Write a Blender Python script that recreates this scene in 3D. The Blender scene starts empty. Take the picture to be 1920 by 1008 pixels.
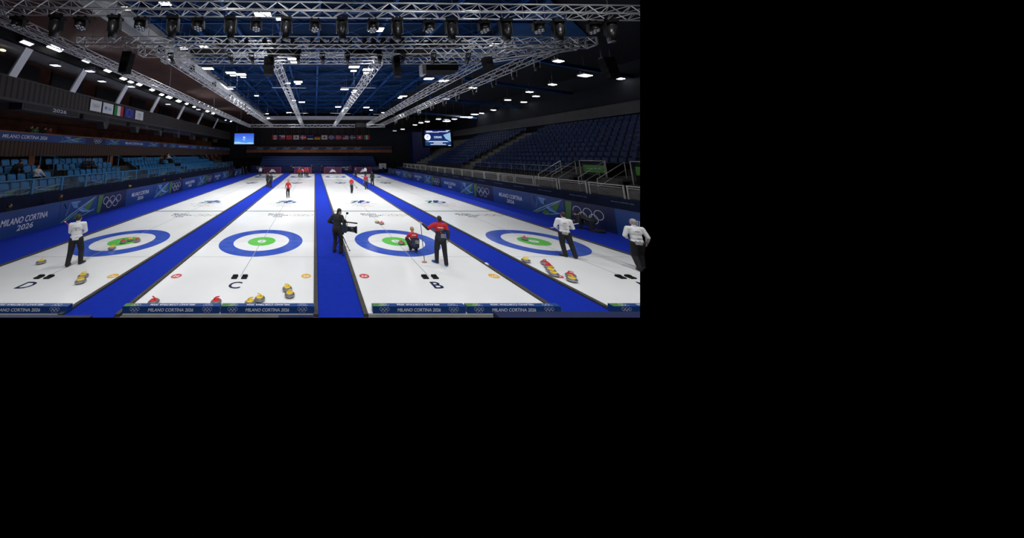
import bpy, bmesh, math, random
from mathutils import Vector, Matrix
random.seed(7)
SC = bpy.context.scene
COL = SC.collection
PI = math.pi

# ------------------------------------------------------------------ camera
# 1920x1008 frame; the photograph's principal point is (590,219), focal length 500 px
F, CX, CY, CAMH, PITCH = 500.0, 590.0, 219.0, 3.87, math.radians(8.01)
CP, SP = math.cos(PITCH), math.sin(PITCH)
cam = bpy.data.cameras.new('camera'); camo = bpy.data.objects.new('camera', cam); COL.objects.link(camo)
camo.location = (0, 0, CAMH); camo.rotation_euler = (PI/2+PITCH, 0, 0)
cam.sensor_width = 36; cam.lens = F/1920*36
cam.shift_x = (960-CX)/1920; cam.shift_y = (CY-504)/1920
cam.clip_end = 300
SC.camera = camo
# ------------------------------------------------------------------ world, exposure
W = bpy.data.worlds.new('hall'); SC.world = W; W.use_nodes = True
W.node_tree.nodes['Background'].inputs[0].default_value = (0, 0, 0, 1)
W.node_tree.nodes['Background'].inputs[1].default_value = 0
SC.view_settings.view_transform = 'Standard'; SC.view_settings.look = 'None'
SC.view_settings.exposure = 0.0; SC.view_settings.gamma = 1; SC.view_settings.use_curve_mapping = False
SC.cycles.max_bounces = 5; SC.cycles.diffuse_bounces = 3; SC.cycles.glossy_bounces = 2
SC.cycles.transparent_max_bounces = 6; SC.cycles.caustics_reflective = False
SC.cycles.sample_clamp_indirect = 4

def area(loc, target, sx, sy, watts, spread=120, col=(1, 1, 1)):
    l = bpy.data.lights.new('floodlight_beam', 'AREA'); l.shape = 'RECTANGLE'; l.size = sx; l.size_y = sy
    l.energy = watts; l.spread = math.radians(spread); l.color = col
    o = bpy.data.objects.new('floodlight_beam', l); COL.objects.link(o); o.location = loc
    d = Vector(target)-Vector(loc); o.rotation_euler = d.to_track_quat('-Z', 'Y').to_euler()
    return o

def P(x, y, X=None, Y=None, Z=None):
    "world point seen at photo pixel (x,y) on the plane X=, Y= or Z="
    u = (CY-y)/F; d = Vector(((x-CX)/F, CP-SP*u, SP+CP*u))
    if X is not None: t = X/d.x
    elif Y is not None: t = Y/d.y
    else: t = (Z-CAMH)/d.z
    return Vector((0, 0, CAMH))+d*t

# lamps the hall has: roof floods over the ice (photo pixel of the lamp, watts)
LZ = 12.2
ROOF_BIG = [(493, 27), (550, 109), (664, 125), (690, 130), (559, 153), (756, 180), (566, 191), (634, 200), (705, 55),
            (433, 136), (452, 139), (804, 147), (832, 151), (646, 167), (542, 211), (687, 201), (390, 128), (326, 101), (429, 166)]
KW = 0.70
for i, (x, y) in enumerate(ROOF_BIG):
    p = P(x, y, Z=LZ)
    area(p-Vector((0, 0, .13)), (p.x*.6, p.y+.01, 0), .9, .45, (300 if p.y < 36 else 430)*KW, 105)
for (x, yy) in ((-7.5, 6), (-1.5, 7), (4, 6.5), (10, 7), (-4.5, 11.5), (7.5, 11.5)):
    area((x, yy, LZ-.13), (x, yy+.6, 0), .9, .45, 145*KW, 105)
# floods further back along the same roof, behind the photographer
for (x, yy) in ((-6, -3), (3, -4), (11, -3)):
    area((x, yy, LZ-.13), (x, 9, 0), .9, .45, 260*KW, 90)
for (x, y, w) in ((104, 90, 320), (317, 182, 420), (335, 189, 420), (389, 208, 300)):
    p = P(x, y, X=-18.2); area(p-Vector((-.1, 0, .2)), (-3, p.y+2, 2.0), 1.1, .4, w*1.2*KW, 105)
for (x, y, w) in ((1097, 141, 420), (890, 214, 420), (870, 219, 420)):
    p = P(x, y, Z=11.0); area(p-Vector((.1, 0, .2)), (p.x*.25, p.y, 0), 1.1, .4, w*KW, 60)

# ------------------------------------------------------------------ materials
MATS = {}
def mat(name, col, rough=.6, metal=0, emit=0, var=0, vscale=3, bump=0, bscale=40, spec=.5, alpha=None, kind=None, col2=None):
    if name in MATS: return MATS[name]
    m = bpy.data.materials.new(name); m.use_nodes = True; nt = m.node_tree; N = nt.nodes; L = nt.links
    b = N['Principled BSDF']; c = (*col, 1)
    b.inputs['Base Color'].default_value = c; b.inputs['Roughness'].default_value = rough
    b.inputs['Metallic'].default_value = metal; b.inputs['Specular IOR Level'].default_value = spec
    m.diffuse_color = c
    if emit:
        b.inputs['Emission Color'].default_value = c; b.inputs['Emission Strength'].default_value = emit
    if var or bump or kind:
        tc = N.new('ShaderNodeTexCoord')
    if var:
        n = N.new('ShaderNodeTexNoise'); n.inputs['Scale'].default_value = vscale; n.inputs['Detail'].default_value = 5
        L.new(tc.outputs['Object'], n.inputs['Vector'])
        r = N.new('ShaderNodeValToRGB'); c2 = col2 or tuple(v*(1-var) for v in col)
        r.color_ramp.elements[0].position = .35; r.color_ramp.elements[1].position = .65
        r.color_ramp.elements[0].color = (*c2, 1); r.color_ramp.elements[1].color = c
        L.new(n.outputs['Fac'], r.inputs['Fac']); L.new(r.outputs['Color'], b.inputs['Base Color'])
    if kind == 'planks':
        w = N.new('ShaderNodeTexWave'); w.wave_type = 'BANDS'; w.bands_direction = 'Y'; w.inputs['Scale'].default_value = vscale
        w.inputs['Distortion'].default_value = .3
        L.new(tc.outputs['Object'], w.inputs['Vector'])
        r = N.new('ShaderNodeValToRGB'); r.color_ramp.elements[0].position = .1; r.color_ramp.elements[1].position = .45
        r.color_ramp.elements[0].color = (*(v*.25 for v in col), 1); r.color_ramp.elements[1].color = c
        L.new(w.outputs['Color'], r.inputs['Fac']); L.new(r.outputs['Color'], b.inputs['Base Color'])
    if bump:
        n = N.new('ShaderNodeTexNoise'); n.inputs['Scale'].default_value = bscale
        L.new(tc.outputs['Object'], n.inputs['Vector'])
        bp = N.new('ShaderNodeBump'); bp.inputs['Strength'].default_value = bump; bp.inputs['Distance'].default_value = .01
        L.new(n.outputs['Fac'], bp.inputs['Height']); L.new(bp.outputs['Normal'], b.inputs['Normal'])
    if alpha is not None:
        b.inputs['Alpha'].default_value = alpha
    MATS[name] = m; return m

ICE = dict(rough=.15, bump=.035, bscale=14, spec=.5)
M_ice = mat('pebbled_ice', (.80, .81, .82), var=.05, vscale=.6, **ICE)
M_iblue = mat('ice_blue_paint', (.035, .085, .46), var=.35, vscale=2.2, col2=(.05, .11, .5), **ICE)
M_igreen = mat('ice_green_paint', (.12, .53, .08), **ICE)
M_iline = mat('ice_line_paint', (.33, .35, .37), **ICE)
M_ihog = mat('ice_hog_green', (.05, .14, .10), **ICE)
M_inavy = mat('ice_navy_paint', (.02, .025, .07), **ICE)
M_ideep = mat('ice_deep_blue_paint', (.02, .06, .25), **ICE)
M_iteal = mat('ice_teal_paint', (.015, .12, .16), **ICE)
M_ired = mat('ice_red_paint', (.6, .07, .09), **ICE)
M_iyel = mat('ice_yellow_paint', (.75, .43, .05), **ICE)
M_iwhite = mat('ice_white_paint', (.85, .85, .85), **ICE)
M_iorange = mat('ice_orange_paint', (.6, .3, .1), **ICE)
M_carpet = mat('blue_carpet', (.005, .023, .33), rough=.95, var=.15, vscale=5, bump=.3, bscale=120, spec=.1)
_b = M_carpet.node_tree.nodes['Principled BSDF']; _b.inputs['Sheen Weight'].default_value = .3; _b.inputs['Sheen Tint'].default_value = (.06, .12, 1, 1); _b.inputs['Sheen Roughness'].default_value = .5
M_foam = mat('dark_foam', (.055, .052, .045), rough=.9, var=.3, vscale=8)
M_greyfloor = mat('grey_rubber_floor', (.12, .12, .12), rough=.8, var=.2)
M_black = mat('black_matte', (.005, .005, .006), rough=.7, var=.3, spec=.2)
M_blackg = mat('black_gloss', (.012, .012, .014), rough=.35)
M_alu = mat('aluminium', (.70, .70, .72), rough=.35, metal=.5)
M_aludark = mat('aluminium_dull', (.22, .22, .24), rough=.4, metal=.6)
M_steelblue = mat('roof_blue_steel', (.009, .065, .24), rough=.6, spec=.2, var=.25, vscale=1.5)
M_deck = mat('roof_deck_blue', (.003, .018, .060), rough=.8, spec=.1, var=.35, vscale=.5)
M_darkdeck = mat('dark_ceiling', (.006, .008, .014), rough=.9, var=.3, vscale=.5)
M_bluedeck = mat('blue_ceiling_panel', (.01, .07, .22), rough=.8, var=.3, vscale=.7)
M_white = mat('white_paint', (.84, .85, .86), rough=.5, var=.08)
M_grey = mat('grey_plaster', (.36, .36, .37), rough=.9, var=.2, vscale=1)
M_dgrey = mat('dark_grey_plaster', (.07, .07, .075), rough=.9, var=.2, vscale=1)
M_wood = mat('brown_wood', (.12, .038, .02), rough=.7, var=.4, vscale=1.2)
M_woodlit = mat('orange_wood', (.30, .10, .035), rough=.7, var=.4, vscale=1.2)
M_wfar = mat('far_wall_dark', (.014, .007, .006), rough=.8, var=.4, vscale=.6)
M_plank = mat('wood_planks', (.07, .035, .024), rough=.8, kind='planks', vscale=1.3)
M_slat = mat('dark_slats', (.045, .038, .036), rough=.8, kind='planks', vscale=.9)
M_board = mat('board_blue', (.010, .055, .24), rough=.45, var=.25, vscale=.7)
M_navy = mat('board_navy', (.006, .014, .075), rough=.5, var=.2, vscale=.8)
M_navy2 = mat('navy_fabric', (.005, .012, .06), rough=.9, var=.3, vscale=2)
M_bsky = mat('print_sky_blue', (.08, .25, .55), rough=.45)
M_bgreen = mat('print_green', (.07, .19, .04), rough=.45)
M_bpale = mat('print_pale_blue', (.30, .45, .70), rough=.45)
M_lett = mat('white_lettering', (.72, .75, .82), rough=.5)
M_seatL = mat('light_blue_seat', (.02, .20, .48), rough=.4, var=.1)
M_seatR = mat('dark_blue_seat', (.003, .016, .08), rough=.45, spec=.3, var=.1)
M_railblue = mat('light_blue_steel', (.03, .20, .42), rough=.4)
M_conc = mat('concrete', (.08, .082, .08), rough=.95, var=.35, vscale=1.5)
M_glass = mat('rail_glass', (.15, .3, .5), rough=.05, alpha=.12)
M_railgrey = mat('galvanised_steel', (.48, .46, .43), rough=.5, metal=.3)
M_plate = mat('grey_plate', (.16, .155, .15), rough=.6, var=.2, alpha=.5)
M_lamp = mat('lamp_white', (1, 1, 1), emit=9)
M_lampdim = mat('lamp_dim', (.85, .88, 1), emit=1.6)
M_warm = mat('lamp_warm', (1, .8, .5), emit=1.5)
M_granite = mat('granite', (.20, .20, .20), rough=.35, var=.6, vscale=60)
M_graniteband = mat('granite_band', (.42, .42, .42), rough=.7, var=.3, vscale=60)
M_yel = mat('yellow_plastic', (.80, .55, .03), rough=.35)
M_red = mat('red_plastic', (.60, .02, .03), rough=.35)
M_green = mat('green_panel', (.04, .20, .015), rough=.6)
M_pink = mat('magenta_board', (.26, .03, .12), rough=.5)
M_skin = mat('skin', (.50, .27, .19), rough=.55)
M_eye = mat('eye', (.02, .015, .01), rough=.2)
M_lip = mat('lip', (.40, .12, .10), rough=.5)
M_jwhite = mat('jacket_white', (.74, .74, .75), rough=.8, bump=.3, bscale=9)
M_jred = mat('jacket_red', (.45, .012, .02), rough=.8, bump=.3, bscale=9)
M_jnavy = mat('jacket_navy', (.012, .016, .035), rough=.8, bump=.3, bscale=9)
M_jblack = mat('jacket_black', (.008, .008, .010), rough=.8, bump=.3, bscale=9)
M_jgrey = mat('jacket_grey', (.10, .10, .11), rough=.8, bump=.3, bscale=9)
M_tblack = mat('trousers_black', (.007, .007, .010), rough=.85, bump=.3, bscale=9)
M_shoeb = mat('shoe_black', (.01, .01, .01), rough=.5)
M_shoeblue = mat('shoe_blue', (.01, .07, .35), rough=.5)
M_hbrown = mat('hair_brown', (.035, .018, .010), rough=.6, bump=.5, bscale=60)
M_hblack = mat('hair_black', (.008, .006, .005), rough=.6, bump=.5, bscale=60)
M_hblond = mat('hair_blond', (.38, .22, .10), rough=.6, bump=.5, bscale=60)
M_hgrey = mat('hair_grey', (.35, .34, .33), rough=.6, bump=.5, bscale=60)
M_star = mat('star_white', (.75, .75, .75), rough=.8)

# ------------------------------------------------------------------ mesh builder
TXT = {}
def textgeo(s, bold=.014):
    if len(s) == 1: bold = .018
    if s in TXT: return TXT[s]
    cu = bpy.data.curves.new('t', 'FONT'); cu.body = s; cu.align_x = 'CENTER'; cu.align_y = 'CENTER'; cu.offset = bold
    cu.resolution_u = 3; cu.space_line = .85
    o = bpy.data.objects.new('t', cu); COL.objects.link(o)
    me = bpy.data.meshes.new_from_object(o.evaluated_get(bpy.context.evaluated_depsgraph_get()))
    r = ([v.co.copy() for v in me.vertices], [tuple(p.vertices) for p in me.polygons])
    bpy.data.objects.remove(o); bpy.data.curves.remove(cu); bpy.data.meshes.remove(me)
    xs = [v.x for v in r[0]]; ys = [v.y for v in r[0]]
    cx = (min(xs)+max(xs))/2; cy = (min(ys)+max(ys))/2; w = max(xs)-min(xs); h = max(ys)-min(ys)
    r = ([Vector((v.x-cx, v.y-cy, 0)) for v in r[0]], r[1], w, h)
    TXT[s] = r; return r

class MB:
    def __init__(s, M=None): s.v = []; s.f = []; s.m = []; s.sm = []; s.M = M
    def add(s, vs, fs, mi=0, smooth=False):
        o = len(s.v); s.v += [Vector(v) for v in vs]
        for f in fs: s.f.append(tuple(i+o for i in f)); s.m.append(mi); s.sm.append(smooth)
    def box(s, a, b, mi=0):
        x0, y0, z0 = (min(a[i], b[i]) for i in range(3)); x1, y1, z1 = (max(a[i], b[i]) for i in range(3))
        s.add([(x0,y0,z0),(x1,y0,z0),(x1,y1,z0),(x0,y1,z0),(x0,y0,z1),(x1,y0,z1),(x1,y1,z1),(x0,y1,z1)],
              [(0,3,2,1),(4,5,6,7),(0,1,5,4),(1,2,6,5),(2,3,7,6),(3,0,4,7)], mi); return s
    def beam(s, p, q, w, h=None, mi=0, up=(0, 0, 1)):
        h = h or w; p = Vector(p); q = Vector(q); d = (q-p).normalized(); up = Vector(up)
        if abs(d.dot(up)) > .99: up = Vector((0, 1, 0))
        x = d.cross(up).normalized(); z = x.cross(d)
        c = [p+x*a*w/2+z*b*h/2 for a, b in ((-1,-1),(1,-1),(1,1),(-1,1))]+[q+x*a*w/2+z*b*h/2 for a, b in ((-1,-1),(1,-1),(1,1),(-1,1))]
        s.add(c, [(0,1,2,3),(7,6,5,4),(0,4,5,1),(1,5,6,2),(2,6,7,3),(3,7,4,0)], mi); return s
    def cap(s, p, q, r1, r2, mi=0, n=10, hemi=True, flat=False):
        p = Vector(p); q = Vector(q); d = q-p; L = d.length; d = d.normalized() if L > 1e-6 else Vector((0, 0, 1))
        a = d.orthogonal().normalized(); b = d.cross(a)
        rings = []
        if flat: rings = [(0, r1), (L, r2)]
        else:
            k = 3
            for i in range(1, k+1): t = PI/2*i/k; rings.append((-r1*math.cos(t), r1*math.sin(t)))
            for i in range(0, k): t = PI/2*i/k; rings.append((L+r2*math.sin(t), r2*math.cos(t)))
        vs = []
        for (t, r) in rings:
            for j in range(n): an = 2*PI*j/n; vs.append(p+d*t+a*r*math.cos(an)+b*r*math.sin(an))
        fs = []
        for i in range(len(rings)-1):
            for j in range(n): j2 = (j+1) % n; fs.append((i*n+j, i*n+j2, (i+1)*n+j2, (i+1)*n+j))
        if flat: fs += [tuple(range(n-1, -1, -1)), tuple((len(rings)-1)*n+j for j in range(n))]
        else:
            vs += [p-d*r1, q+d*r2]; e = len(vs)
            for j in range(n): j2 = (j+1) % n; fs.append((e-2, j2, j)); fs.append((e-1, (len(rings)-1)*n+j, (len(rings)-1)*n+j2))
        s.add(vs, fs, mi, True); return s
    def tube(s, p, q, r, mi=0, n=6): return s.cap(p, q, r, r, mi, n, flat=True)
    def ell(s, c, r, R=None, mi=0, n=12, k=7):
        c = Vector(c); vs = []; fs = []
        for i in range(1, k):
            t = PI*i/k
            for j in range(n):
                a = 2*PI*j/n; v = Vector((r[0]*math.sin(t)*math.cos(a), r[1]*math.sin(t)*math.sin(a), r[2]*math.cos(t)))
                vs.append(c+(R@v if R else v))
        top = Vector((0, 0, r[2])); vs += [c+(R@top if R else top), c-(R@top if R else top)]; e = len(vs)
        for i in range(k-2):
            for j in range(n): j2 = (j+1) % n; fs.append((i*n+j, (i+1)*n+j, (i+1)*n+j2, i*n+j2))
        for j in range(n): j2 = (j+1) % n; fs.append((e-2, j, j2)); fs.append((e-1, (k-2)*n+j2, (k-2)*n+j))
        s.add(vs, fs, mi, True); return s
    def lathe(s, prof, c=(0, 0, 0), n=24, mi=0):
        c = Vector(c); vs = []; fs = []
        for (r, z) in prof:
            for j in range(n): a = 2*PI*j/n; vs.append(c+Vector((r*math.cos(a), r*math.sin(a), z)))
        for i in range(len(prof)-1):
            m = mi(i) if callable(mi) else mi
            s.add([vs[i*n+j] for j in range(n)]+[vs[(i+1)*n+j] for j in range(n)], [(j, (j+1) % n, n+(j+1) % n, n+j) for j in range(n)], m, True)
        return s
    def prism(s, pts, M, t=.004, mi=0):
        "flat outline pts (x,y) extruded by t along the z of matrix M"
        n = len(pts); vs = [M@Vector((x, y, 0)) for x, y in pts]+[M@Vector((x, y, t)) for x, y in pts]
        s.add(vs, [tuple(range(n, 2*n)), tuple(range(n-1, -1, -1))]+[(i, (i+1) % n, n+(i+1) % n, n+i) for i in range(n)], mi); return s
    def ring(s, r0, r1, M, t=.004, n=48, mi=0, a0=0, a1=2*PI):
        vs = []; fs = []
        full = abs(a1-a0-2*PI) < 1e-6; m = n if full else n+1
        for j in range(m):
            a = a0+(a1-a0)*j/n; c, sn = math.cos(a), math.sin(a)
            vs += [M@Vector((r0*c, r0*sn, t)), M@Vector((r1*c, r1*sn, t)), M@Vector((r1*c, r1*sn, 0))]
        for j in range(n):
            k = ((j+1) % m)*3; b = j*3
            fs += [(b, b+1, k+1, k), (b+1, b+2, k+2, k+1)]
        s.add(vs, fs, mi); return s
    def rings5(s, M, w, th=.09, mi=0, t=.004, mats=(0, 0, 0, 0, 0), n=20):
        R = w/2/3.32
        for k, (x, y) in enumerate(((-2.32, .5), (0, .5), (2.32, .5), (-1.16, -.55), (1.16, -.55))):
            s.ring(R*(1-th*1.7), R, M@Matrix.Translation((x*R, y*R, .0005*k)), t, n, mats[k])
        return s
    def text(s, txt, M, width=None, height=None, mi=0, z=.003, shear=0):
        vs, fs, w, h = textgeo(txt); k = width/w if width else height/h
        ky = height/h if height else k
        s.add([M@Vector((v.x*k+shear*v.y*ky, v.y*ky, z)) for v in vs], fs, mi); return s
    def build(s, name, mats, parent=None, loc=None):
        me = bpy.data.meshes.new(name); me.from_pydata([tuple(v) for v in s.v], [], s.f)
        if not isinstance(mats, (list, tuple)): mats = [mats]
        for m in mats: me.materials.append(m)
        me.polygons.foreach_set('material_index', s.m); me.polygons.foreach_set('use_smooth', s.sm); me.update()
        o = bpy.data.objects.new(name, me); COL.objects.link(o)
        if parent: o.parent = parent
        if loc: o.location = loc
        return o

def thing(name, label, cat, loc=(0, 0, 0), rz=0, group=None):
    o = bpy.data.objects.new(name, None); COL.objects.link(o); o.empty_display_size = .1
    o.location = loc; o.rotation_euler = (0, 0, rz); o['label'] = label; o['category'] = cat
    if group: o['group'] = group
    return o
def tag(o, label, cat, group=None):
    o['label'] = label; o['category'] = cat
    if group: o['group'] = group
    return o
def struct(name, mb, m): o = mb.build(name, m); o['kind'] = 'structure'; return o
def dup(root, loc=None, rz=None, label=None, group=None):
    r = root.copy(); COL.objects.link(r)
    if loc is not None: r.location = loc
    if rz is not None: r.rotation_euler = (0, 0, rz)
    if label: r['label'] = label
    if group: r['group'] = group
    for ch in list(root.children):
        c = ch.copy(); COL.objects.link(c); c.parent = r
        for g in list(ch.children):
            d = g.copy(); COL.objects.link(d); d.parent = c
    return r
ORD = ['nearest', 'second nearest', 'third nearest', 'fourth nearest', 'fifth nearest', 'sixth nearest', 'seventh nearest',
       'eighth nearest', 'ninth nearest', 'tenth nearest', 'eleventh nearest', 'twelfth nearest', 'thirteenth nearest',
       'fourteenth nearest', 'fifteenth nearest', 'sixteenth nearest', 'seventeenth nearest', 'eighteenth nearest', 'nineteenth nearest',
       'twentieth nearest', 'twenty-first nearest', 'twenty-second nearest', 'twenty-third nearest', 'twenty-fourth nearest',
       'twenty-fifth nearest', 'twenty-sixth nearest', 'twenty-seventh nearest', 'twenty-eighth nearest', 'twenty-ninth nearest', 'thirtieth nearest',
       'thirty-first nearest','thirty-second nearest','thirty-third nearest','thirty-fourth nearest','thirty-fifth nearest']
LORD = ['leftmost', 'second from left', 'third from left', 'fourth from left', 'fifth from left', 'sixth from left', 'seventh from left',
        'eighth from left', 'ninth from left', 'tenth from left', 'eleventh from left', 'twelfth from left', 'thirteenth from left', 'fourteenth from left']
def T(x, y, z): return Matrix.Translation((x, y, z))
def RZ(a): return Matrix.Rotation(a, 4, 'Z')
# frames for flat prints: ice (x right, y away), wall on the left side (faces +X), right side (faces -X), facing the camera (-Y)
def M_floor(x, y, z): return T(x, y, z)
def M_wallL(x, y, z): return T(x, y, z)@Matrix(((0, 0, 1, 0), (1, 0, 0, 0), (0, 1, 0, 0), (0, 0, 0, 1)))
def M_wallR(x, y, z): return T(x, y, z)@Matrix(((0, 0, -1, 0), (-1, 0, 0, 0), (0, 1, 0, 0), (0, 0, 0, 1)))
def M_face(x, y, z): return T(x, y, z)@Matrix(((1, 0, 0, 0), (0, 0, -1, 0), (0, 1, 0, 0), (0, 0, 0, 1)))

# ------------------------------------------------------------------ hall shell
Y0, YE, YW = 7.0, 54.5, 62.0
DT = 12.65
XS = dict(D=-8.57, C=-2.375, B=3.65, A=9.845)
HW = 2.36
fl = MB(); fl.box((-30, 6.6, -.2), (34, YW, -.02)); struct('floor', fl, M_greyfloor)
# carpet aisles between the sheets
edges = [(-14.3, XS['D']-HW-.1), (XS['D']+HW+.1, XS['C']-HW-.1), (XS['C']+HW+.1, XS['B']-HW-.1), (XS['B']+HW+.1, XS['A']-HW-.1), (XS['A']+HW+.1, 14.8)]
alab = ['blue carpet aisle between the left rink boards and sheet D', 'blue carpet aisle between sheets D and C', 'blue carpet aisle under the cameraman, between sheets C and B',
        'blue carpet aisle between sheets B and A', 'blue carpet aisle between sheet A and the right rink boards']
for (a, b), l in zip(edges, alab):
    tag(MB().box((a, 6.75, -.019), (b, 55.8, .004)).build('carpet_runner', M_carpet), l, 'carpet')
tag(MB().box((-14.3, 55.8, -.019), (14.8, 57.5, .004)).build('carpet_runner', M_carpet), 'blue carpet strip across the far end before the far boards', 'carpet')

# far wall and side walls
w = MB(); w.box((-24, YW, 0), (34, YW+.3, 12.5)); struct('wall_far', w, M_wfar)
w = MB(); w.box((-12.4, YW-.25, 11.9), (14.6, YW-.02, 12.75)); struct('trim_1', w, M_white)
# left side: raking stand, recess wall, balconies
w = MB(); w.box((-21.6, 8, 0), (-21.3, YW, 4.0)); struct('wall_left', w, M_wood)
w = MB(); w.box((-19.7, 8, 3.9), (-19.5, YW, 4.76)); w.box((-21.4, 8, 3.75), (-19.5, YW, 3.9)); struct('trim_2', w, M_plank)
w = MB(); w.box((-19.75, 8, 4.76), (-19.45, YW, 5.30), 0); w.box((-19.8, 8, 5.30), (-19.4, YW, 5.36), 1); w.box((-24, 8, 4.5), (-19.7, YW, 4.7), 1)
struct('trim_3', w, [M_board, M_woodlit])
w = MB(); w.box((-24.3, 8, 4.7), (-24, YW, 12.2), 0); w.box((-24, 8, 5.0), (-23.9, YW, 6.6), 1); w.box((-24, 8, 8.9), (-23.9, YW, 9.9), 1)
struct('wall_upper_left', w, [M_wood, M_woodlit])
w = MB(); w.box((-19.7, 8, 7.45), (-19.5, YW, 8.78), 0); w.box((-19.75, 8, 8.78), (-19.42, YW, 8.86), 1); w.box((-24, 8, 7.3), (-19.5, YW, 7.47), 2)
struct('trim_4', w, [M_slat, M_dgrey, M_dgrey])
# wooden ceiling over the left stand, soffit over upper balcony, bulkheads
w = MB(); w.box((-18.5, 8, 11.6), (-12, YW, 11.75)); struct('ceiling_left', w, mat('wood_ceiling', (.055, .014, .008), rough=.8, var=.5, vscale=.8))
w = MB(); w.box((-12.1, 8, 11.55), (-11.95, YW, 13.4)); struct('trim_5', w, M_grey)
w = MB(); w.add([(-18.5, 8, 10.75), (-24, 8, 11.6), (-24, YW, 11.6), (-18.5, YW, 10.75), (-18.5, 8, 10.9), (-24, 8, 11.75), (-24, YW, 11.75), (-18.5, YW, 10.9)],
                [(0, 1, 2, 3), (4, 7, 6, 5), (0, 4, 5, 1), (2, 6, 7, 3), (1, 5, 6, 2), (0, 3, 7, 4)]); struct('ceiling_balcony', w, M_grey)
w = MB(); w.box((-18.7, 8, 10.7), (-18.45, YW, 11.6)); struct('trim_6', w, M_black)
# roof over the ice
w = MB(); w.box((-12, 8, 13.4), (14.4, YW, 13.6)); struct('ceiling', w, M_deck)
w = MB(); w.add([(14.4, 8, 13.3), (14.4, 15.2, 13.3), (21.6, 19.9, 13.0), (20.5, 24, 13.0), (14.4, 36, 13.3)], [(0, 1, 2, 3, 4)])
w.add([(14.4, 8, 13.4), (14.4, 15.2, 13.4), (21.6, 19.9, 13.1), (20.5, 24, 13.1), (14.4, 36, 13.4)], [(4, 3, 2, 1, 0)]); struct('trim_7', w, M_bluedeck)
w = MB(); w.add([(14.4, 8, 13.5), (34, 8, 12.2), (34, YW, 12.2), (14.4, YW, 13.5), (14.4, 8, 13.7), (34, 8, 12.4), (34, YW, 12.4), (14.4, YW, 13.7)],
                [(0, 3, 2, 1), (4, 5, 6, 7), (0, 1, 5, 4), (2, 3, 7, 6), (1, 2, 6, 5), (0, 4, 7, 3)]); struct('ceiling_right', w, M_darkdeck)
# right: back wall and grey beam over the top of the stand
w = MB(); w.box((29.6, 8, 0), (29.9, YW, 12.5)); struct('wall_right', w, M_darkdeck)
w = MB(); w.box((28.7, 8, 7.55), (29.6, YW, 8.65)); struct('trim_8', w, M_dgrey)

# ------------------------------------------------------------------ ice sheets
def sheet(k):
    x = XS[k]; names = dict(D='left', C='centre left', B='centre right', A='right')
    t = thing('ice_sheet', 'long white curling sheet lettered %s with blue and green rings' % k, 'curling sheet', (x, 0, 0))
    MB().box((-HW, 7.16, -.02), (HW, YE, .01)).build('ice_surface', M_ice, t)
    for ty in (DT, DT+34.75):
        M = M_floor(0, ty, .0105)
        MB().ring(1.22, 1.83, M, .001, 96).build('outer_ring', M_iblue, t)
        MB().ring(.19, .61, M, .001, 64).build('inner_ring', M_igreen, t)
        b = MB(); b.ring(0, .19, M, .001, 32, 0); b.rings5(T(0, 0, .0012)@M, .24, .1, 1, .0005, (1,)*5, 12); b.build('button', [M_iwhite, M_inavy], t)
    # lines lie above the rings
    l = MB(); l.box((-.012, DT-3.5, .0105), (.012, DT+38.2, .0125)); l.build('centre_line', M_iline, t)
    for ty, s in ((DT, 1), (DT+34.75, -1)):
        MB().box((-HW, ty-.007, .0105), (HW, ty+.007, .0125)).build('tee_line', M_iline, t)
        MB().box((-HW, ty-1.84*s-.01, .0105), (HW, ty-1.84*s+.01, .0122)).build('back_line', M_iline, t)
        MB().box((-HW, ty+6.4*s-.07, .0105), (HW, ty+6.4*s+.07, .0128)).build('hog_line', M_ihog, t)
        R = RZ(0 if s == 1 else PI)
        for a, m, l in ((-2.06, M_ired, 'red'), (2.1, M_iyel, 'yellow')):
            M = T(0, ty, 0)@R@M_floor(a, -3.47, .0105)
            d = MB(); d.ring(0, .16, M, .001, 24, 0); d.text('26', T(0, 0, .0012)@M, .2, .12, 1, 0, .2); d.build('marker_disc', [m, M_iwhite], t)
        # lettering near the hog line
        g = MB(); M = T(0, ty, 0)@R
        for i, q in enumerate(('MILANO', 'CORTINA', '2026')):
            g.text(q, M@M_floor((-.15, .05, .05)[i], 5.52-.36*i, .0112), (1.0, 1.3, .6)[i], .29, 0, 0, .1)
        g.build('lettering', M_inavy, t)
        MB().rings5(M@M_floor(1.5, 5.15, .0105), 1.55, .07, 0, .001, (0, 1, 2, 3, 4), 24).build('ring_emblem', [M_iblue, M_inavy, M_ired, M_iyel, M_igreen], t)
        # 26 emblem
        e = MB(); Q = M@M_floor(0, 10.05, .0106)
        e.prism([(-.62, .42), (.02, .55), (-.02, .30), (-.52, -.42), (.1, -.38), (.12, -.55), (-.82, -.55), (-.32, .28), (-.60, .22)], Q, .001, 0)
        e.prism([(.22, .72), (.66, .66), (.30, -.02), (.02, -.42), (-.16, -.12)], Q, .001, 1)
        e.ring(.20, .42, Q@T(.36, -.22, .0002)@Matrix(((1.2, .35, 0, 0), (0, .95, 0, 0), (0, 0, 1, 0), (0, 0, 0, 1))), .001, 28, 1)
        e.build('number_emblem', [M_iteal, M_ideep], t)
        e = MB(); e.text('MILANO CORTINA 2026', M@M_floor(0, 9.15, .0112), 2.5, .17); e.text('MILANO CORTINA', M@M_floor(0, 8.75, .0112), 1.1, .14)
        e.rings5(M@M_floor(.05, 8.32, .0106), 1.7, .07, 0, .001, (0, 0, 1, 0, 1), 20); e.build('small_lettering', [M_iline, M_iorange], t)
    MB().text(k, M_floor(0, 8.58, .0112), None, .42).build('sheet_letter', M_inavy, t)
    o = MB().text(k, M_floor(0, DT+38.9, .0112), None, .42).build('sheet_letter', M_inavy, t)
    return t
for k in 'DCBA': sheet(k)
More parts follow.
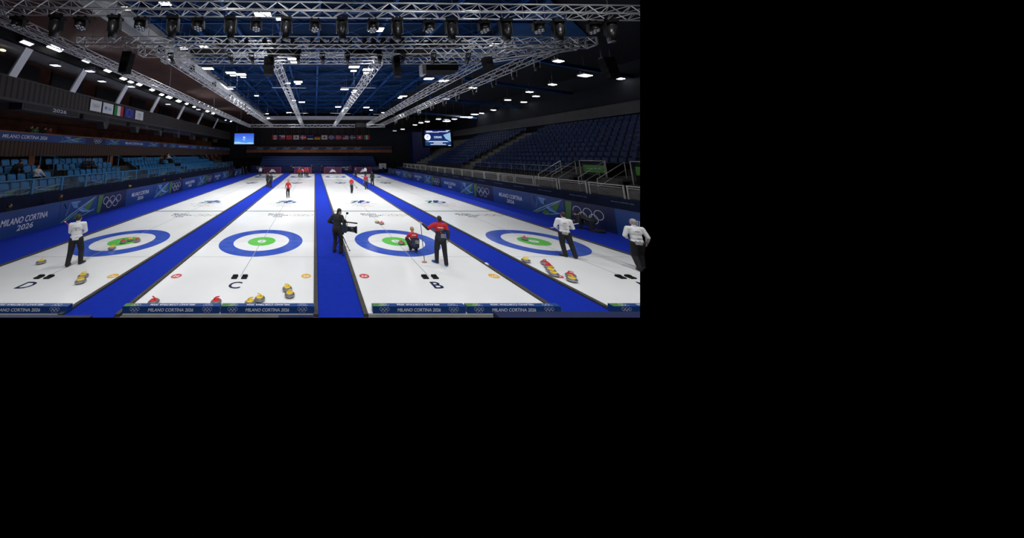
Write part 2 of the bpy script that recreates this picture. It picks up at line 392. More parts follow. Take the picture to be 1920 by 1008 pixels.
for k in 'DCBA':
    for s in (-1, 1):
        h = MB(); h.box((-.085, -.1, 0), (.085, .1, .035)); h.box((-.075, .02, .035), (.075, .1, .055))
        tag(h.build('hack', M_black, loc=(XS[k]+.155*s, 9.07, .0125)), 'black rubber foot hack on sheet %s, %s of the pair' % (k, 'right' if s > 0 else 'left'), 'hack', 'near foot hacks')
    for s in (-1, 1):
        xx = XS[k]+s*(HW+.045)
        tag(MB().box((xx-.055, Y0+.05, -.019), (xx+.055, YE, .05)).build('foam_divider', M_foam), 'dark foam divider along the %s edge of sheet %s' % ('right' if s > 0 else 'left', k), 'divider', 'foam dividers')

# foam backboards at the near end
def backboard(x0, x1, label):
    t = thing('backboard', label, 'backboard', ((x0+x1)/2, 7.22, .0105)); w = x1-x0
    b = MB(); b.box((-w/2+.01, -.07, 0), (w/2-.01, .07, .16)); b.build('foam_block', M_board, t)
    g = MB(); M = M_face(0, -.071, .08)
    g.text('MILANO CORTINA 2026', M, w*.46, .075, 0, .001, .15); g.rings5(M@T(-w*.37, 0, 0), .24, .07, 0, .001, n=14); g.rings5(M@T(w*.37, 0, 0), .24, .07, 0, .001, n=14)
    g.build('front_lettering', M_lett, t)
    g = MB(); M = M_floor(0, 0, .1605)@RZ(PI)
    g.text('MILANO CORTINA 2026', M@T(0, 0, .001), w*.46, .07, 0, 0, .15); g.rings5(M@T(-w*.37, 0, 0), .24, .07, 0, .001, n=14); g.rings5(M@T(w*.37, 0, 0), .24, .07, 0, .001, n=14)
    g.build('top_lettering', M_lett, t)
    g = MB(); g.prism([(-w/2+.02, -.065), (-w/2+.30, -.065), (-w/2+.36, .065), (-w/2+.02, .065)], T(0, 0, .1602), .0006); g.build('top_print', M_bgreen, t)
backboard(-8.57, -6.07, 'blue foam backboard behind sheet D at the lower left')
backboard(-4.74, -2.33, 'blue foam backboard behind left half of sheet C, red stone at its end')
backboard(-2.32, 0.0, 'blue foam backboard behind right half of sheet C, yellow stones before it')
backboard(1.42, 3.72, 'blue foam backboard behind left half of sheet B')
backboard(3.74, 6.07, 'blue foam backboard behind right half of sheet B')
backboard(7.35, 9.8, 'blue foam backboard behind sheet A at the lower right')
# near barrier tops in the bottom of the frame
tag(MB().box((3.06, 4.72, .9), (6.2, 5.0, 1.2)).build('barrier_board', M_navy), 'navy barrier top along the bottom right edge', 'barrier')
tag(MB().box((-5.6, 4.5, .9), (-3.73, 4.90, 1.2)).build('barrier_board', M_navy), 'navy barrier top along the bottom left edge', 'barrier')
tag(MB().box((-.6, 4.5, .9), (-.02, 4.90, 1.2)).build('barrier_board', M_navy), 'short navy barrier top below the sheet C backboard', 'barrier')

# ------------------------------------------------------------------ curling stones
def stone_proto(colm):
    t = thing('curling_stone', '', 'curling stone')
    prof = [(.001, 0), (.06, 0), (.10, .012), (.128, .03), (.138, .046), (.14, .057), (.138, .068), (.128, .086), (.105, .102), (.085, .108), (.0, .110)]
    MB().lathe(prof, n=24, mi=lambda i: 1 if i in (4, 5) else 0).build('granite_body', [M_granite, M_graniteband], t)
    h = MB(); h.lathe([(.0, .122), (.06, .122), (.088, .118), (.094, .110), (.094, .104)], n=20)
    h.cap((-.05, 0, .118), (-.05, 0, .155), .016, .013, n=8); h.cap((-.05, 0, .158), (.0, 0, .178), .013, .014, n=8); h.cap((0, 0, .178), (.075, 0, .172), .014, .013, n=8)
    h.build('handle', colm, t)
    return t
SY = stone_proto(M_yel); SR = stone_proto(M_red)
stones = [(77, 491, 'y', 'yellow-handled stone alone at the left edge of sheet D'), (156, 517, 'y', 'yellow-handled stone of the pair right of the coach, farther one'),
 (151, 527, 'y', 'yellow-handled stone of the pair right of the coach, nearer one'), (210, 465, 'y', 'yellow-handled stone on the white ring of sheet D, apart from the others'),
 (231, 453, 'r', 'red-handled stone covering the button of sheet D'), (244.5, 449, 'y', 'yellow-handled stone between the two red stones on sheet D'),
 (257, 451, 'r', 'red-handled stone on the green ring edge of sheet D, rightmost of three'), (538.5, 541, 'y', 'yellow-handled stone near the right edge of sheet C, farther of the pair'),
 (543, 552, 'y', 'yellow-handled stone near the right edge of sheet C, nearer of the pair'), (487, 560, 'y', 'yellow-handled stone before the sheet C backboard, right of the two'),
 (472, 566, 'y', 'yellow-handled stone half hidden by the sheet C backboard'), (405, 566, 'r', 'red-handled stone at the joint of the sheet C backboards'),
 (288, 566, 'r', 'red-handled stone half hidden at the left end of the sheet C backboards'), (707, 416, 'y', 'yellow-handled guard stone beyond the rings of sheet B'),
 (715.5, 418.5, 'r', 'red-handled guard stone beyond the rings of sheet B'), (752.5, 455, 'r', 'red-handled stone beside the button of sheet B, left of the crouching player'),
 (983.5, 447, 'r', 'red-handled stone on the green ring of sheet A'), (986, 488, 'y', 'yellow-handled stone alone by the left edge of sheet A'),
 (1022, 493, 'r', 'red-handled stone, farthest in the row of four on sheet A'), (1029, 500, 'r', 'red-handled stone, second farthest in the row of four on sheet A'),
 (1033, 507, 'y', 'yellow-handled stone, third in the row of four on sheet A'), (1038.5, 513.5, 'y', 'yellow-handled stone, nearest in the row of four on sheet A'),
 (1070, 516, 'r', 'red-handled stone of the pair nearest the right on sheet A'), (1072.5, 524, 'y', 'yellow-handled stone of the pair nearest the right on sheet A')]
used = {}
placed = []
for (x, y, c, l) in stones:
    p = P(x, y, Z=.065); p.z = .0115
    for q in placed:
        d = p-q
        if 0 < d.length < .285: p = q+d.normalized()*.285
    placed.append(p.copy())
    pr = SY if c == 'y' else SR
    if c not in used: used[c] = 1; o = pr; o.location = p; o.rotation_euler = (0, 0, random.uniform(0, 6)); o['label'] = l; o['group'] = 'curling stones'
    else: dup(pr, p, random.uniform(0, 6), l, 'curling stones')

# ------------------------------------------------------------------ rink boards
def swoosh(mb, M, w, h, mats):
    "crossing thin arcs with green and blue leaf shapes (mats: green, sky, board, pale)"
    def poly(pts, m, t): mb.prism([(x*w/2, y*h/2) for x, y in pts], M, t, mats[m])
    def curve(a, c, b, th, m, t):
        pts = []
        for k in range(9): u = k/8; pts.append(((1-u)**2*a[0]+2*u*(1-u)*c[0]+u*u*b[0], (1-u)**2*a[1]+2*u*(1-u)*c[1]+u*u*b[1]))
        hw = th*h/w
        up = [(x, y+th*math.sin(PI*(.15+.7*k/8))) for k, (x, y) in enumerate(pts)]; dn = [(x+hw*.5, y-th*math.sin(PI*(.15+.7*k/8))) for k, (x, y) in enumerate(pts)]
        poly(up+dn[::-1], m, t)
    poly([(-.98, -.98), (-.35, -.1), (-.45, -.5), (-.75, -.98)], 0, .0010)
    poly([(.95, .95), (.6, -.35), (.25, -.15), (.5, .5)], 0, .0012)
    poly([(-.55, .8), (-.05, .75), (-.15, .1), (-.35, .2)], 1, .0014)
    poly([(.1, .1), (.6, -.4), (.2, -.5), (-.02, -.2)], 1, .0016)
    poly([(-.2, -.45), (.15, -.55), (.0, -.95), (-.35, -.95)], 0, .0018)
    curve((-.98, -.98), (.1, .25), (.98, .95), .05, 3, .0024)
    curve((-.75, -.98), (-.1, -.3), (.98, .95), .035, 3, .0027)
    curve((-.15, .9), (-.25, -.6), (.9, -.5), .06, 3, .0030)
    curve((-.55, .85), (-.1, .7), (.0, .8), .04, 3, .0033)
    curve((-.6, .85), (-.62, .1), (-.78, -.4), .03, 3, .0036)
    curve((-.2, -.95), (.4, -.75), (.98, -.35), .035, 3, .0039)
    curve((-.98, .95), (-.7, .8), (-.75, -.6), .05, 1, .0042)
def rink_board(kind, side, y0, y1, label, h=1.22, x=None, z0=0.0, rsz=.95, base=True):
    xw = x if x is not None else (-14.3 if side < 0 else 14.8); yc = (y0+y1)/2
    t = thing('rink_board', label, 'rink board', (xw, yc, z0)); L = y1-y0
    b = MB(); b.box((0 if side > 0 else -.12, -L/2+.008, .005), (.12 if side > 0 else 0, L/2-.008, h), 0)
    b.build('panel', M_navy if kind == 'rings' else M_board, t)
    M = (M_wallL if side < 0 else M_wallR)(-side*.0015, 0, h*.5)
    g = MB()
    if kind == 'text':
        g.text('MILANO CORTINA', M@T(0, .11*h/1.2, 0), min(L*.62, 2.5), .30*h/1.22, 0, .001, .15); g.text('2026', M@T(0, -.25*h/1.2, 0), .75, .26*h/1.22, 0, .001, .15); g.build('lettering', M_lett, t)
    elif kind == 'rings':
        g.rings5(M, rsz*1.75, .07, 0, .001, n=28); g.build('ring_emblem', M_lett, t)
        g = MB(); g.prism([(-L/2+.02, -h*.45), (-L/2+.3, -h*.45), (-L/2+.5, h*.46), (-L/2+.1, h*.46)], M, .0006); g.build('edge_print', M_bgreen, t)
    else:
        swoosh(g, M, L*.9, h*.92, (0, 1, 2, 3)); g.build('print', [M_bgreen, M_bsky, M_board, M_bpale], t)
    return t
wd = {'text': 'lettered MILANO CORTINA 2026', 'rings': 'navy with five white rings', 'swoosh': 'printed with crossing green and blue bands'}
def board_run(side, y, seq, per, ymax, where, start=0):
    cnt = {'text': 0, 'rings': 0, 'swoosh': 0}; i = start
    while y < ymax:
        k, L = seq[i % len(seq)]; y1 = min(y+L, ymax)
        if y1-y > 1.2: rink_board(k, side, y, y1, 'rink board on the %s %s, %s' % (where, wd[k], ORD[cnt[k]])); cnt[k] += 1
        y = y1; i += 1
board_run(-1, 9.35, [('text', 3.5), ('swoosh', 2.6), ('rings', 2.7)], 8.8, 55, 'left', 2)
board_run(1, 9.8, [('rings', 2.7), ('swoosh', 2.5), ('text', 3.9)], 9.1, 55, 'right', 2)
# far boards
for i, (x0, x1, kd) in enumerate(((-13.5, -9.5, 'r'), (-9.5, -5.4, 'x'), (-5.4, -2.0, 't'), (-2.0, 1.6, 'x'), (1.6, 5.0, 'r'), (5, 8.4, 't'), (8.4, 11.5, 'x'), (11.5, 14.5, 'r'))):
    t = thing('far_board', 'navy board closing the far end of the rink, %s' % LORD[i], 'rink board', ((x0+x1)/2, 57.3, 0))
    MB().box((-(x1-x0)/2+.02, 0, 0), ((x1-x0)/2-.02, .15, 1.55)).build('panel', M_navy, t)
    if kd == 'r': MB().rings5(M_face(0, -.002, .95), 1.6, .11, 0, .001, n=14).build('ring_emblem', M_lett, t)
    if kd == 't': b = MB(); b.text('MILANO CORTINA', M_face(0, -.002, 1.15), 1.9, .3); b.text('2026', M_face(0, -.002, .75), .7, .28); b.build('lettering', M_lett, t)
for i, (k) in enumerate('DCBA'):
    t = thing('end_board', 'magenta bordered board behind the far end of sheet %s' % k, 'board', (XS[k], 55.1, .0045))
    MB().box((-1.75, 0, 0), (1.75, .12, 1.3)).build('panel', M_navy, t)
    f = MB()
    for (a, b) in (((-1.75, -.01, 0), (-1.62, .13, 1.31)), ((1.62, -.01, 0), (1.75, .13, 1.31)), ((-1.75, -.012, 1.2), (1.75, .13, 1.31)), ((-1.62, -.008, .02), (1.62, -.001, 1.2))): f.box(a, b, 1 if a[0] == -1.62 and b[0] == 1.62 else 0)
    f.build('magenta_print', [M_pink, mat('purple_print', (.06, .01, .05))], t)
    MB().prism([(-.7, .25), (-.1, 1.0), (.12, .75), (.28, .86), (.75, .25), (.2, .4)], M_face(0, -.01, 0), .002).build('mountain_print', M_lett, t)

# ------------------------------------------------------------------ left stand
s = MB()
s.box((-16.35, 8, 0), (-16.2, YE, 1.6))
struct('trim_9', s, M_navy2)
rowX = [-16.75, -17.6, -18.45, -19.3]; rowT = [1.50, 1.92, 2.34, 2.76]
s = MB()
for k in range(4): s.box((rowX[k]-.45, 8, 0), (-16.36 if k == 0 else rowX[k-1]-.45, YE, rowT[k]))
s.box((-21.3, 8, 0), (rowX[3]-.45, YE, 2.76)); struct('trim_10', s, M_conc)
def seat_geo(mb, sgn):
    "shell seat: back at the -sgn side; sits on tread z=0; faces sgn*x"
    n = 7
    prof = [(.26, .40), (.24, .43), (.05, .40), (-.12, .39), (-.17, .42), (-.20, .52), (-.235, .68), (-.26, .80), (-.29, .80)]
    vs = []
    for (x, z) in prof:
        for j in range(n):
            y = -.22+.44*j/(n-1); e = 1-abs(y)/.22*.10 if z > .7 else 1
            vs.append((sgn*(x-.03*(1-(y/.22)**2)), y*e, z-(.02 if z > .7 and abs(y) > .2 else 0)))
    fs = [(i*n+j, i*n+j+1, (i+1)*n+j+1, (i+1)*n+j) for i in range(len(prof)-1) for j in range(n-1)]
    mb.add(vs, fs, 0, True); k = len(vs); vs2 = [(v[0]-sgn*.02, v[1], v[2]-.02) for v in vs]
    mb.add(vs2, [tuple(reversed(f)) for f in fs], 0, True); return mb
def seat_leg(mb, sgn, mi=0): mb.box((-.05, -.16, 0), (.05, -.12, .385), mi); mb.box((-.05, .12, 0), (.05, .16, .385), mi); mb.box((-.06, -.18, .36), (.06, .18, .385), mi); return mb
near = thing('stadium_seat', '', 'seat'); seat_geo(MB(), 1).build('seat_shell', M_seatL, near); seat_leg(MB(), 1).build('bracket', M_dgrey, near)
far_ = seat_leg(seat_geo(MB(), 1), 1, 1).build('stadium_seat', [M_seatL, M_dgrey]); far_['category'] = 'seat'
sections = [('nearest block', 12.6, 18.2, 4), ('second block', 19.6, 25.0, 4), ('third block', 27.6, 34.4, 4), ('far block', 36.0, 47.5, 4)]
RN = ['front', 'second', 'third', 'back']
first_n = first_f = True
occupied = []
for (bn, ya, yb, nr) in sections:
    for k in range(nr):
        y = ya+.25
        while y < yb:
            xx = rowX[k]; d = y*CP
            if xx/d > -1.26:
                lab = 'light blue seat in the %s row of the left stand, %s' % (RN[k], bn); gr = 'left stand seats, %s row, %s' % (RN[k], bn)
                if y < 25.1:
                    if first_n: near.location = (xx, y, rowT[k]); near['label'] = lab; near['group'] = gr; first_n = False
                    else: dup(near, (xx, y, rowT[k]), 0, lab, gr)
                else:
                    if first_f: far_.location = (xx, y, rowT[k]); far_['label'] = lab; far_['group'] = gr; first_f = False
                    else:
                        o = far_.copy(); COL.objects.link(o); o.location = (xx, y, rowT[k]); o['label'] = lab; o['group'] = gr
            y += .53
# blue rail with glass panels on the stand front
y = 12.2; i = 0
while y < 52:
    t = thing('glass_railing', 'light blue railing panel with glass on the left stand, %s' % (ORD[i] if i < len(ORD) else 'far'), 'railing', (-16.28, y, 1.6))
    for yy in (.03, 1.77): MB().box((-.04, yy-.035, 0), (.04, yy+.035, .84)).build('post', M_railblue, t)
    MB().box((-.05, 0, .82), (.05, 1.8, .88)).build('top_rail', M_railblue, t)
    MB().box((-.008, .08, .04), (.008, 1.72, .78)).build('glass_pane', M_glass, t)
    y += 1.8; i += 1
# sloped stair rails
for i, yy in enumerate((19.0, 25.2, 35.0)):
    b = MB()
    for a, c in (((-19.3, yy, 3.75), (-18.3, yy, 3.75)), ((-18.3, yy, 3.75), (-16.5, yy, 2.65)), ((-16.5, yy, 2.65), (-16.5, yy, 1.5)), ((-18.3, yy, 3.75), (-18.3, yy, 2.3)), ((-19.3, yy, 3.75), (-19.3, yy, 2.76))): b.tube(a, c, .03)
    tag(b.build('stair_rail', M_railblue), 'sloping light blue stair rail in the left stand, %s' % ORD[i], 'handrail')
# print on the front row kerb seen through the glass
for i, yy in enumerate((14.0, 16.3, 20.6, 23.2, 29, 33)):
    g = MB(); swoosh(g, M_wallL(-16.355, yy, 1.82), 2.6, .40, (0, 1, 2, 3))
    tag(g.build('ledge_print', [M_bgreen, M_bsky, M_board, M_bpale]), 'banded print on the navy front of the left stand, %s' % ORD[i], 'banner')
# brown pillars in the recess behind the seats
for i, yy in enumerate((18.9, 26.3, 35.2, 44, 52)):
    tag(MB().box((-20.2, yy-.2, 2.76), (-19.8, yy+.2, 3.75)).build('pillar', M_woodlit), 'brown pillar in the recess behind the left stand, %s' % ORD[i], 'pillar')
# balcony advertising prints: each banner with its lettering
y = 11.8; i = 2; seq = ['text', 'swoosh', 'rings', 'swoosh2']; cn = {}
while y < 60:
    k = seq[i % 4]; L = {'text': 3.95, 'swoosh': 2.6, 'rings': 2.15, 'swoosh2': 2.0}[k]; M = M_wallL(-19.443, y+L/2, 5.03); g = MB()
    kk = k.rstrip('2'); n = cn.get(kk, 0); cn[kk] = n+1
    if k == 'text': g.text('MILANO CORTINA 2026', M, 2.8, .24, 0, .002, .15)
    elif k == 'rings': g.rings5(M@T(.2, 0, 0), .85, .1, 0, .002, n=16)
    else: swoosh(g, M, L*.8, .5, (1, 2, 3, 4))
    if k in('text', 'rings'): g.prism([(-L/2, -.255), (L/2, -.255), (L/2, .255), (-L/2, .255)], M, -.003, 1)
    else: g.prism([(-L/2, -.255), (L/2, -.255), (L/2, .255), (-L/2, .255)], M, -.003, 0)
    o = g.build('balcony_banner', [M_lett, M_navy if k == 'rings' else M_board] if k in ('text', 'rings') else [M_board, M_bgreen, M_bsky, M_board, M_bpale])
    tag(o, 'balcony front banner %s, %s' % ({'text': 'lettered MILANO CORTINA 2026', 'rings': 'with five white rings', 'swoosh': 'with green and blue bands'}[kk], ORD[n]), 'banner')
    y += L+.05; i += 1
# hanging banners on the upper balcony front
def cell(name, label, y0, y1, z0, z1, kind):
    t = thing(name, label, 'banner' if name == 'banner' else 'flag', (-19.42, (y0+y1)/2, z0)); w = y1-y0; h = z1-z0
    b = MB(); M = M_wallL(0, 0, h/2); R = lambda x0, x1, ya, yb, m, t=.012: b.prism([(x0*w, ya*h), (x1*w, ya*h), (x1*w, yb*h), (x0*w, yb*h)], M, t, m)
    mats = [M_white]
    if kind == 'italy': mats = [mat('flag_green', (.02, .2, .06)), M_white, mat('flag_red', (.45, .02, .03))]; R(-.5, -.17, -.5, .5, 0); R(-.17, .17, -.5, .5, 1); R(.17, .5, -.5, .5, 2)
    elif kind == 'eu': mats = [mat('flag_blue', (.01, .03, .28))]; R(-.5, .5, -.5, .5, 0)
    else: R(-.5, .5, -.5, .5, 0)
    b.build('cloth', mats, t)
    g = MB()
    if kind == 'rings': g.rings5(M@T(0, 0, .0125), w*.66, .1, 0, .001, n=16); g.build('ring_emblem', M_dgrey, t)
    if kind == 'globe':
        g.ring(0, w*.09, M@T(-w*.2, 0, .0125), .001, 16, 0); g.ring(w*.1, w*.14, M@T(-w*.2, 0, .0125), .001, 16, 0, .3, 5); g.text('WORLD', M@T(w*.13, .04, .0125), w*.4, h*.13); g.text('CURLING', M@T(w*.13, -h*.1, .0125), w*.4, h*.13); g.build('emblem', M_bsky, t)
    if kind == 'eu':
        for k in range(12): a = k*PI/6; g.ring(0, w*.035, M@T(w*.28*math.cos(a), w*.28*math.sin(a), .0125), .001, 5, 0)
        g.build('star_circle', mat('flag_gold', (.5, .35, .02)), t)
    if kind == 'snow':
        g.text('26', M@T(0, h*.12, .0125), w*.35, h*.25); g.text('MILANO CORTINA', M@T(0, -h*.12, .0125), w*.6, h*.08); g.rings5(M@T(0, -h*.3, .0125), w*.35, .1, 0, .001, n=10); g.build('emblem', M_iline, t)
def yw(x, X): return P(x, 200, X=X).y
for (xa, xb, k, nm, l) in ((169, 190, 'rings', 'banner', 'white banner with five grey rings on the left upper balcony'), (193, 212.5, 'globe', 'banner', 'white curling federation banner beside the rings banner'),
                       (215, 232, 'italy', 'flag', 'green white red tricolour flag on the left upper balcony'), (235, 252, 'eu', 'flag', 'blue flag with a circle of gold stars on the left balcony'),
                       (255, 270, 'snow', 'banner', 'white games banner at the right end of the balcony row')):
    y0, y1 = yw(xa, -19.42), yw(xb, -19.42); cell(nm, l, y0, y1, 7.65, 8.62, k)
# strip of box windows under the upper balcony with signs
for i, (a, b) in enumerate(((17.6, 22.0), (22.4, 27.6), (28.1, 34), (34.6, 42))):
    t = thing('commentary_box', 'dark glazed commentary box hung under the upper balcony, %s' % ORD[i], 'box', (-19.6, a, 6.85))
    MB().box((-.9, 0, 0), (0, b-a, .6)).build('casing', M_dgrey, t); MB().box((0, .12, .08), (.02, (b-a)*.45, .52)).build('window_pane', M_blackg, t)
    MB().box((0, (b-a)*.55, .08), (.02, b-a-.12, .52)).build('window_pane', M_blackg, t)
    if i == 0: MB().text('2026', M_wallL(.022, (b-a)*.60, .3), 1.1, .26).build('sign_lettering', M_lett, t)
# inclined struts of the upper balcony
for i, yy in enumerate((16.6, 20.9, 25.8, 31.3, 37.5, 44, 51)):
    tag(MB().beam((-19.45, yy, 8.84), (-18.62, yy, 10.72), .12, .45, 0, (0, 1, 0)).build('strut', M_white), 'white slanting strut between upper balcony and soffit, %s' % ORD[i], 'strut')
for i, yy in enumerate((15, 19.2, 23.5, 28.5, 34, 40.5, 48)):
    tag(MB().box((-23.9, yy, 10.0), (-23.85, yy+3.2, 11.3)).build('gallery_window', M_blackg), 'dark gallery window behind the upper left balcony, %s' % ORD[i], 'window')
for i, yy in enumerate((24.5, 29, 33.5, 38, 43, 48, 53)):
    b = MB(); b.add([(0, 0, 0), (0, .7, 0), (0, .5, -.6), (0, .2, -.6), (-.7, 0, 0), (-.7, .7, 0), (-.7, .5, -.6), (-.7, .2, -.6)], [(0, 1, 2, 3), (4, 7, 6, 5), (0, 3, 7, 4), (1, 5, 6, 2), (3, 2, 6, 7), (0, 4, 5, 1)])
    tag(b.build('bracket', M_dgrey, loc=(-19.55, yy, 6.84)), 'grey tapered bracket under the upper left balcony, %s' % ORD[i], 'bracket')

# ------------------------------------------------------------------ right stand
RX = [19.2+.8*k for k in range(12)]; RT = [2.08+.41*k for k in range(12)]
s = MB(); s.box((16.55, 8, 0), (16.7, YE, 1.52)); struct('trim_11', s, M_navy2)
s = MB(); s.box((16.7, 8, 0), (18.75, YE, 1.45)); s.box((18.75, 8, 0), (18.9, YE, 2.08))
for k in range(12): s.box((18.9 if k == 0 else RX[k]-.42, 8, 0), (RX[k]+.38, YE, RT[k]))
s.box((RX[11]+.38, 8, 0), (29.6, YE, RT[11])); struct('trim_12', s, M_conc)
for i, yy in enumerate([12.4+2.45*k for k in range(17)]):
    g = MB(); g.text('MILANO CORTINA 2026', M_wallR(16.548, yy, 1.3), 1.1, .05, 0, .001)
    tag(g.build('ledge_lettering', M_bpale), 'small white lettering on the navy ledge of the right stand, %s' % ORD[i], 'lettering')
pr = seat_leg(seat_geo(MB(), -1), -1, 1).build('folding_seat', [M_seatR, M_dgrey]); pr['category'] = 'seat'
cands = []
for k in range(12):
    y = 17.9
    while y < 46:
        vom = (k <= 1 and y < 21.2)
        if not (32.9 < y < 35.4) and not vom and RX[k]/(y*CP+(RT[k]-CAMH)*SP) < 1.245: cands.append((y, k))
        y += .54
cands.sort(key=lambda c: (c[0]**2+RX[c[1]]**2))
RNM = ['bottom', 'second', 'third', 'fourth', 'fifth', 'sixth', 'seventh', 'eighth', 'ninth', 'tenth', 'eleventh', 'top']
rest = MB(); pv = [v.co.copy() for v in pr.data.vertices]; pf = [tuple(p.vertices) for p in pr.data.polygons]; pm = [p.material_index for p in pr.data.polygons]
for i, (y, k) in enumerate(cands):
    if i < 300:
        o = pr if i == 0 else pr.copy()
        if i: COL.objects.link(o)
        o.location = (RX[k], y, RT[k]); o['label'] = 'dark blue folding seat in the %s row of the right stand' % RNM[k]; o['group'] = 'right stand seats, %s row' % RNM[k]
    else:
        of = len(rest.v); d = Vector((RX[k], y, RT[k])); rest.v += [v+d for v in pv]
        for f, m in zip(pf, pm): rest.f.append(tuple(a+of for a in f)); rest.m.append(m); rest.sm.append(True)
o = rest.build('folding_seats', [M_seatR, M_dgrey]); tag(o, 'remaining dark blue seats filling the far part of the right stand', 'seats'); o['kind'] = 'stuff'
# aisle steps
for j, yy in enumerate((34.1, 17.25)):
    b = MB()
    for k in range(0 if j == 0 else 3, 12):
        b.box((RX[k]-.41, yy-(.95, .6)[j], RT[k]+.001), (RX[k]+.37, yy+(.95, .6)[j], RT[k]+.012)); b.box((RX[k]-.62, yy-(.95, .6)[j], RT[k]-.41), (RX[k]-.425, yy+(.95, .6)[j], RT[k]-.2)); b.box((RX[k]-.44, yy-(.95, .6)[j], RT[k]-.2), (RX[k]-.42, yy+(.95, .6)[j], RT[k]+.01))
    tag(b.build('aisle_steps', mat('aisle_concrete', (.13, .13, .115), rough=.9, var=.4, vscale=2)), ('grey aisle steps climbing the right stand beyond the big block', 'grey aisle steps climbing the right stand near the right photo edge')[j], 'steps')
# grey railing gates in front of the right stand
y = 12.7
for i in range(19):
    t = thing('railing_gate', 'grey steel railing panel before the right stand, %s' % ORD[i], 'railing', (16.62, y, 1.52))
    for yy in (.04, 1.86): MB().box((-.03, yy-.03, 0), (.03, yy+.03, .68)).build('post', M_railgrey, t)
    MB().box((-.03, .0, .66), (.03, 1.9, .71)).build('top_rail', M_railgrey, t)
    b = MB(); b.box((-.012, .09, .06), (.012, 1.81, .50)); b.build('infill_plate', M_plate, t)
    MB().box((-.02, .07, .55), (.02, 1.83, .58)).build('middle_rail', M_railgrey, t)
    y += 2.0
# second thin rail at the foot of the seats
b = MB()
for yy in [18+1.6*k for k in range(10)]+[22.8]: b.tube((18.85, yy, 2.08), (18.85, yy, 2.98), .02)
b.tube((18.85, 18, 2.98), (18.85, 33, 2.98), .022); b.tube((18.85, 18, 2.55), (18.85, 33, 2.55), .015)
tag(b.build('handrail', M_aludark), 'thin dark handrail at the foot of the right stand seats', 'handrail')
# entry portals
def portal(y, lab):
    t = thing('entry_portal', lab, 'portal', (19.0, y, 1.45))
    MB().box((0, 0, 0), (1.6, 1.5, 1.85)).build('casing', M_black, t)
    MB().box((-.03, .05, 1.2), (0, 1.45, 1.7)).build('green_panel', M_green, t)
    MB().text('MILANO CORTINA', M_wallR(-.033, .75, 1.5), .9, .1, 0, .001).build('panel_lettering', M_lett, t)
    b = MB(); b.tube((-.1, -.1, 0), (-.1, -.1, 2.0), .025); b.tube((-.1, 1.6, 0), (-.1, 1.6, 2.0), .025); b.tube((-.1, -.1, 2.0), (-.1, 1.6, 2.0), .025); b.build('frame', M_railgrey, t)
    t = thing('entry_stair', lab.replace('dark portal with green panel', 'short grey stair beside the portal'), 'stair', (17.0, y+1.8, 1.45))
    b = MB()
    for k in range(6): b.box((k*.3, 0, 0), (1.9, 1.2, .16*(k+1)))
    b.build('steps', M_conc, t)
    for yy in (0.02, 1.18):
        b = MB(); b.tube((0, yy, 0), (0, yy, .95), .02); b.tube((0, yy, .95), (1.8, yy, 1.95), .02); b.tube((0, yy, .5), (1.8, yy, 1.5), .015); b.tube((1.8, yy, .9), (1.8, yy, 1.95), .02); b.build('handrail', M_railgrey, t)
portal(17.7, 'dark portal with green panel in the right stand, nearer the rings board')
portal(14.6, 'dark portal with green panel in the right stand, at the right photo edge')

# ------------------------------------------------------------------ far end
s = MB()
for k in range(4): s.box((-11.8, 58.2+.85*k, 0), (13.3, 59.05+.85*k, 1.6+.48*k))
struct('trim_13', s, M_navy2)
for k in range(4):
    tag(MB().box((-11.7, 58.25+.85*k, 1.6+.48*k), (13.2, 58.35+.85*k, 2.02+.48*k)).build('bench_row', mat('bench_blue', (.01, .045, .2), rough=.6, var=.3)), 'blue seating bench at the far end, %s row' % ['front', 'second', 'third', 'back'][k], 'bench')
b = MB(); b.box((-15.5, 60.9, 4.9), (17.5, 61.1, 5.55), 0); b.box((-15.5, 60.85, 5.55), (17.5, 61.1, 5.65), 1); b.box((-15.5, 60.9, 4.3), (17.5, 61.9, 4.9), 1)
struct('trim_14', b, [M_navy, M_woodlit])
for i, x in enumerate((-12.5, -9.5, -6.5, -3.4, 0, 3.2, 6.5, 9.6)):
    g = MB(); swoosh(g, M_face(x, 60.895, 5.22), 2.0, .55, (0, 1, 2, 3)); tag(g.build('far_print', [M_bgreen, M_bsky, M_navy, M_bpale]), 'banded print on the far balcony strip, %s' % LORD[i], 'banner')
tag(MB().box((19.0, 52, .0), (22.4, 54, 8.2)).build('curtain_pillar', mat('curtain_navy', (.003, .005, .03), rough=.9, var=.3, spec=.1)), 'tall dark navy column left of the big screen', 'column')
b = MB(); b.box((-19.5, YW-.6, 3), (-12, YW-.1, 9), 0); b.box((12, YW-.6, 0), (26, YW-.1, 10), 0); struct('trim_15', b, [M_darkdeck])
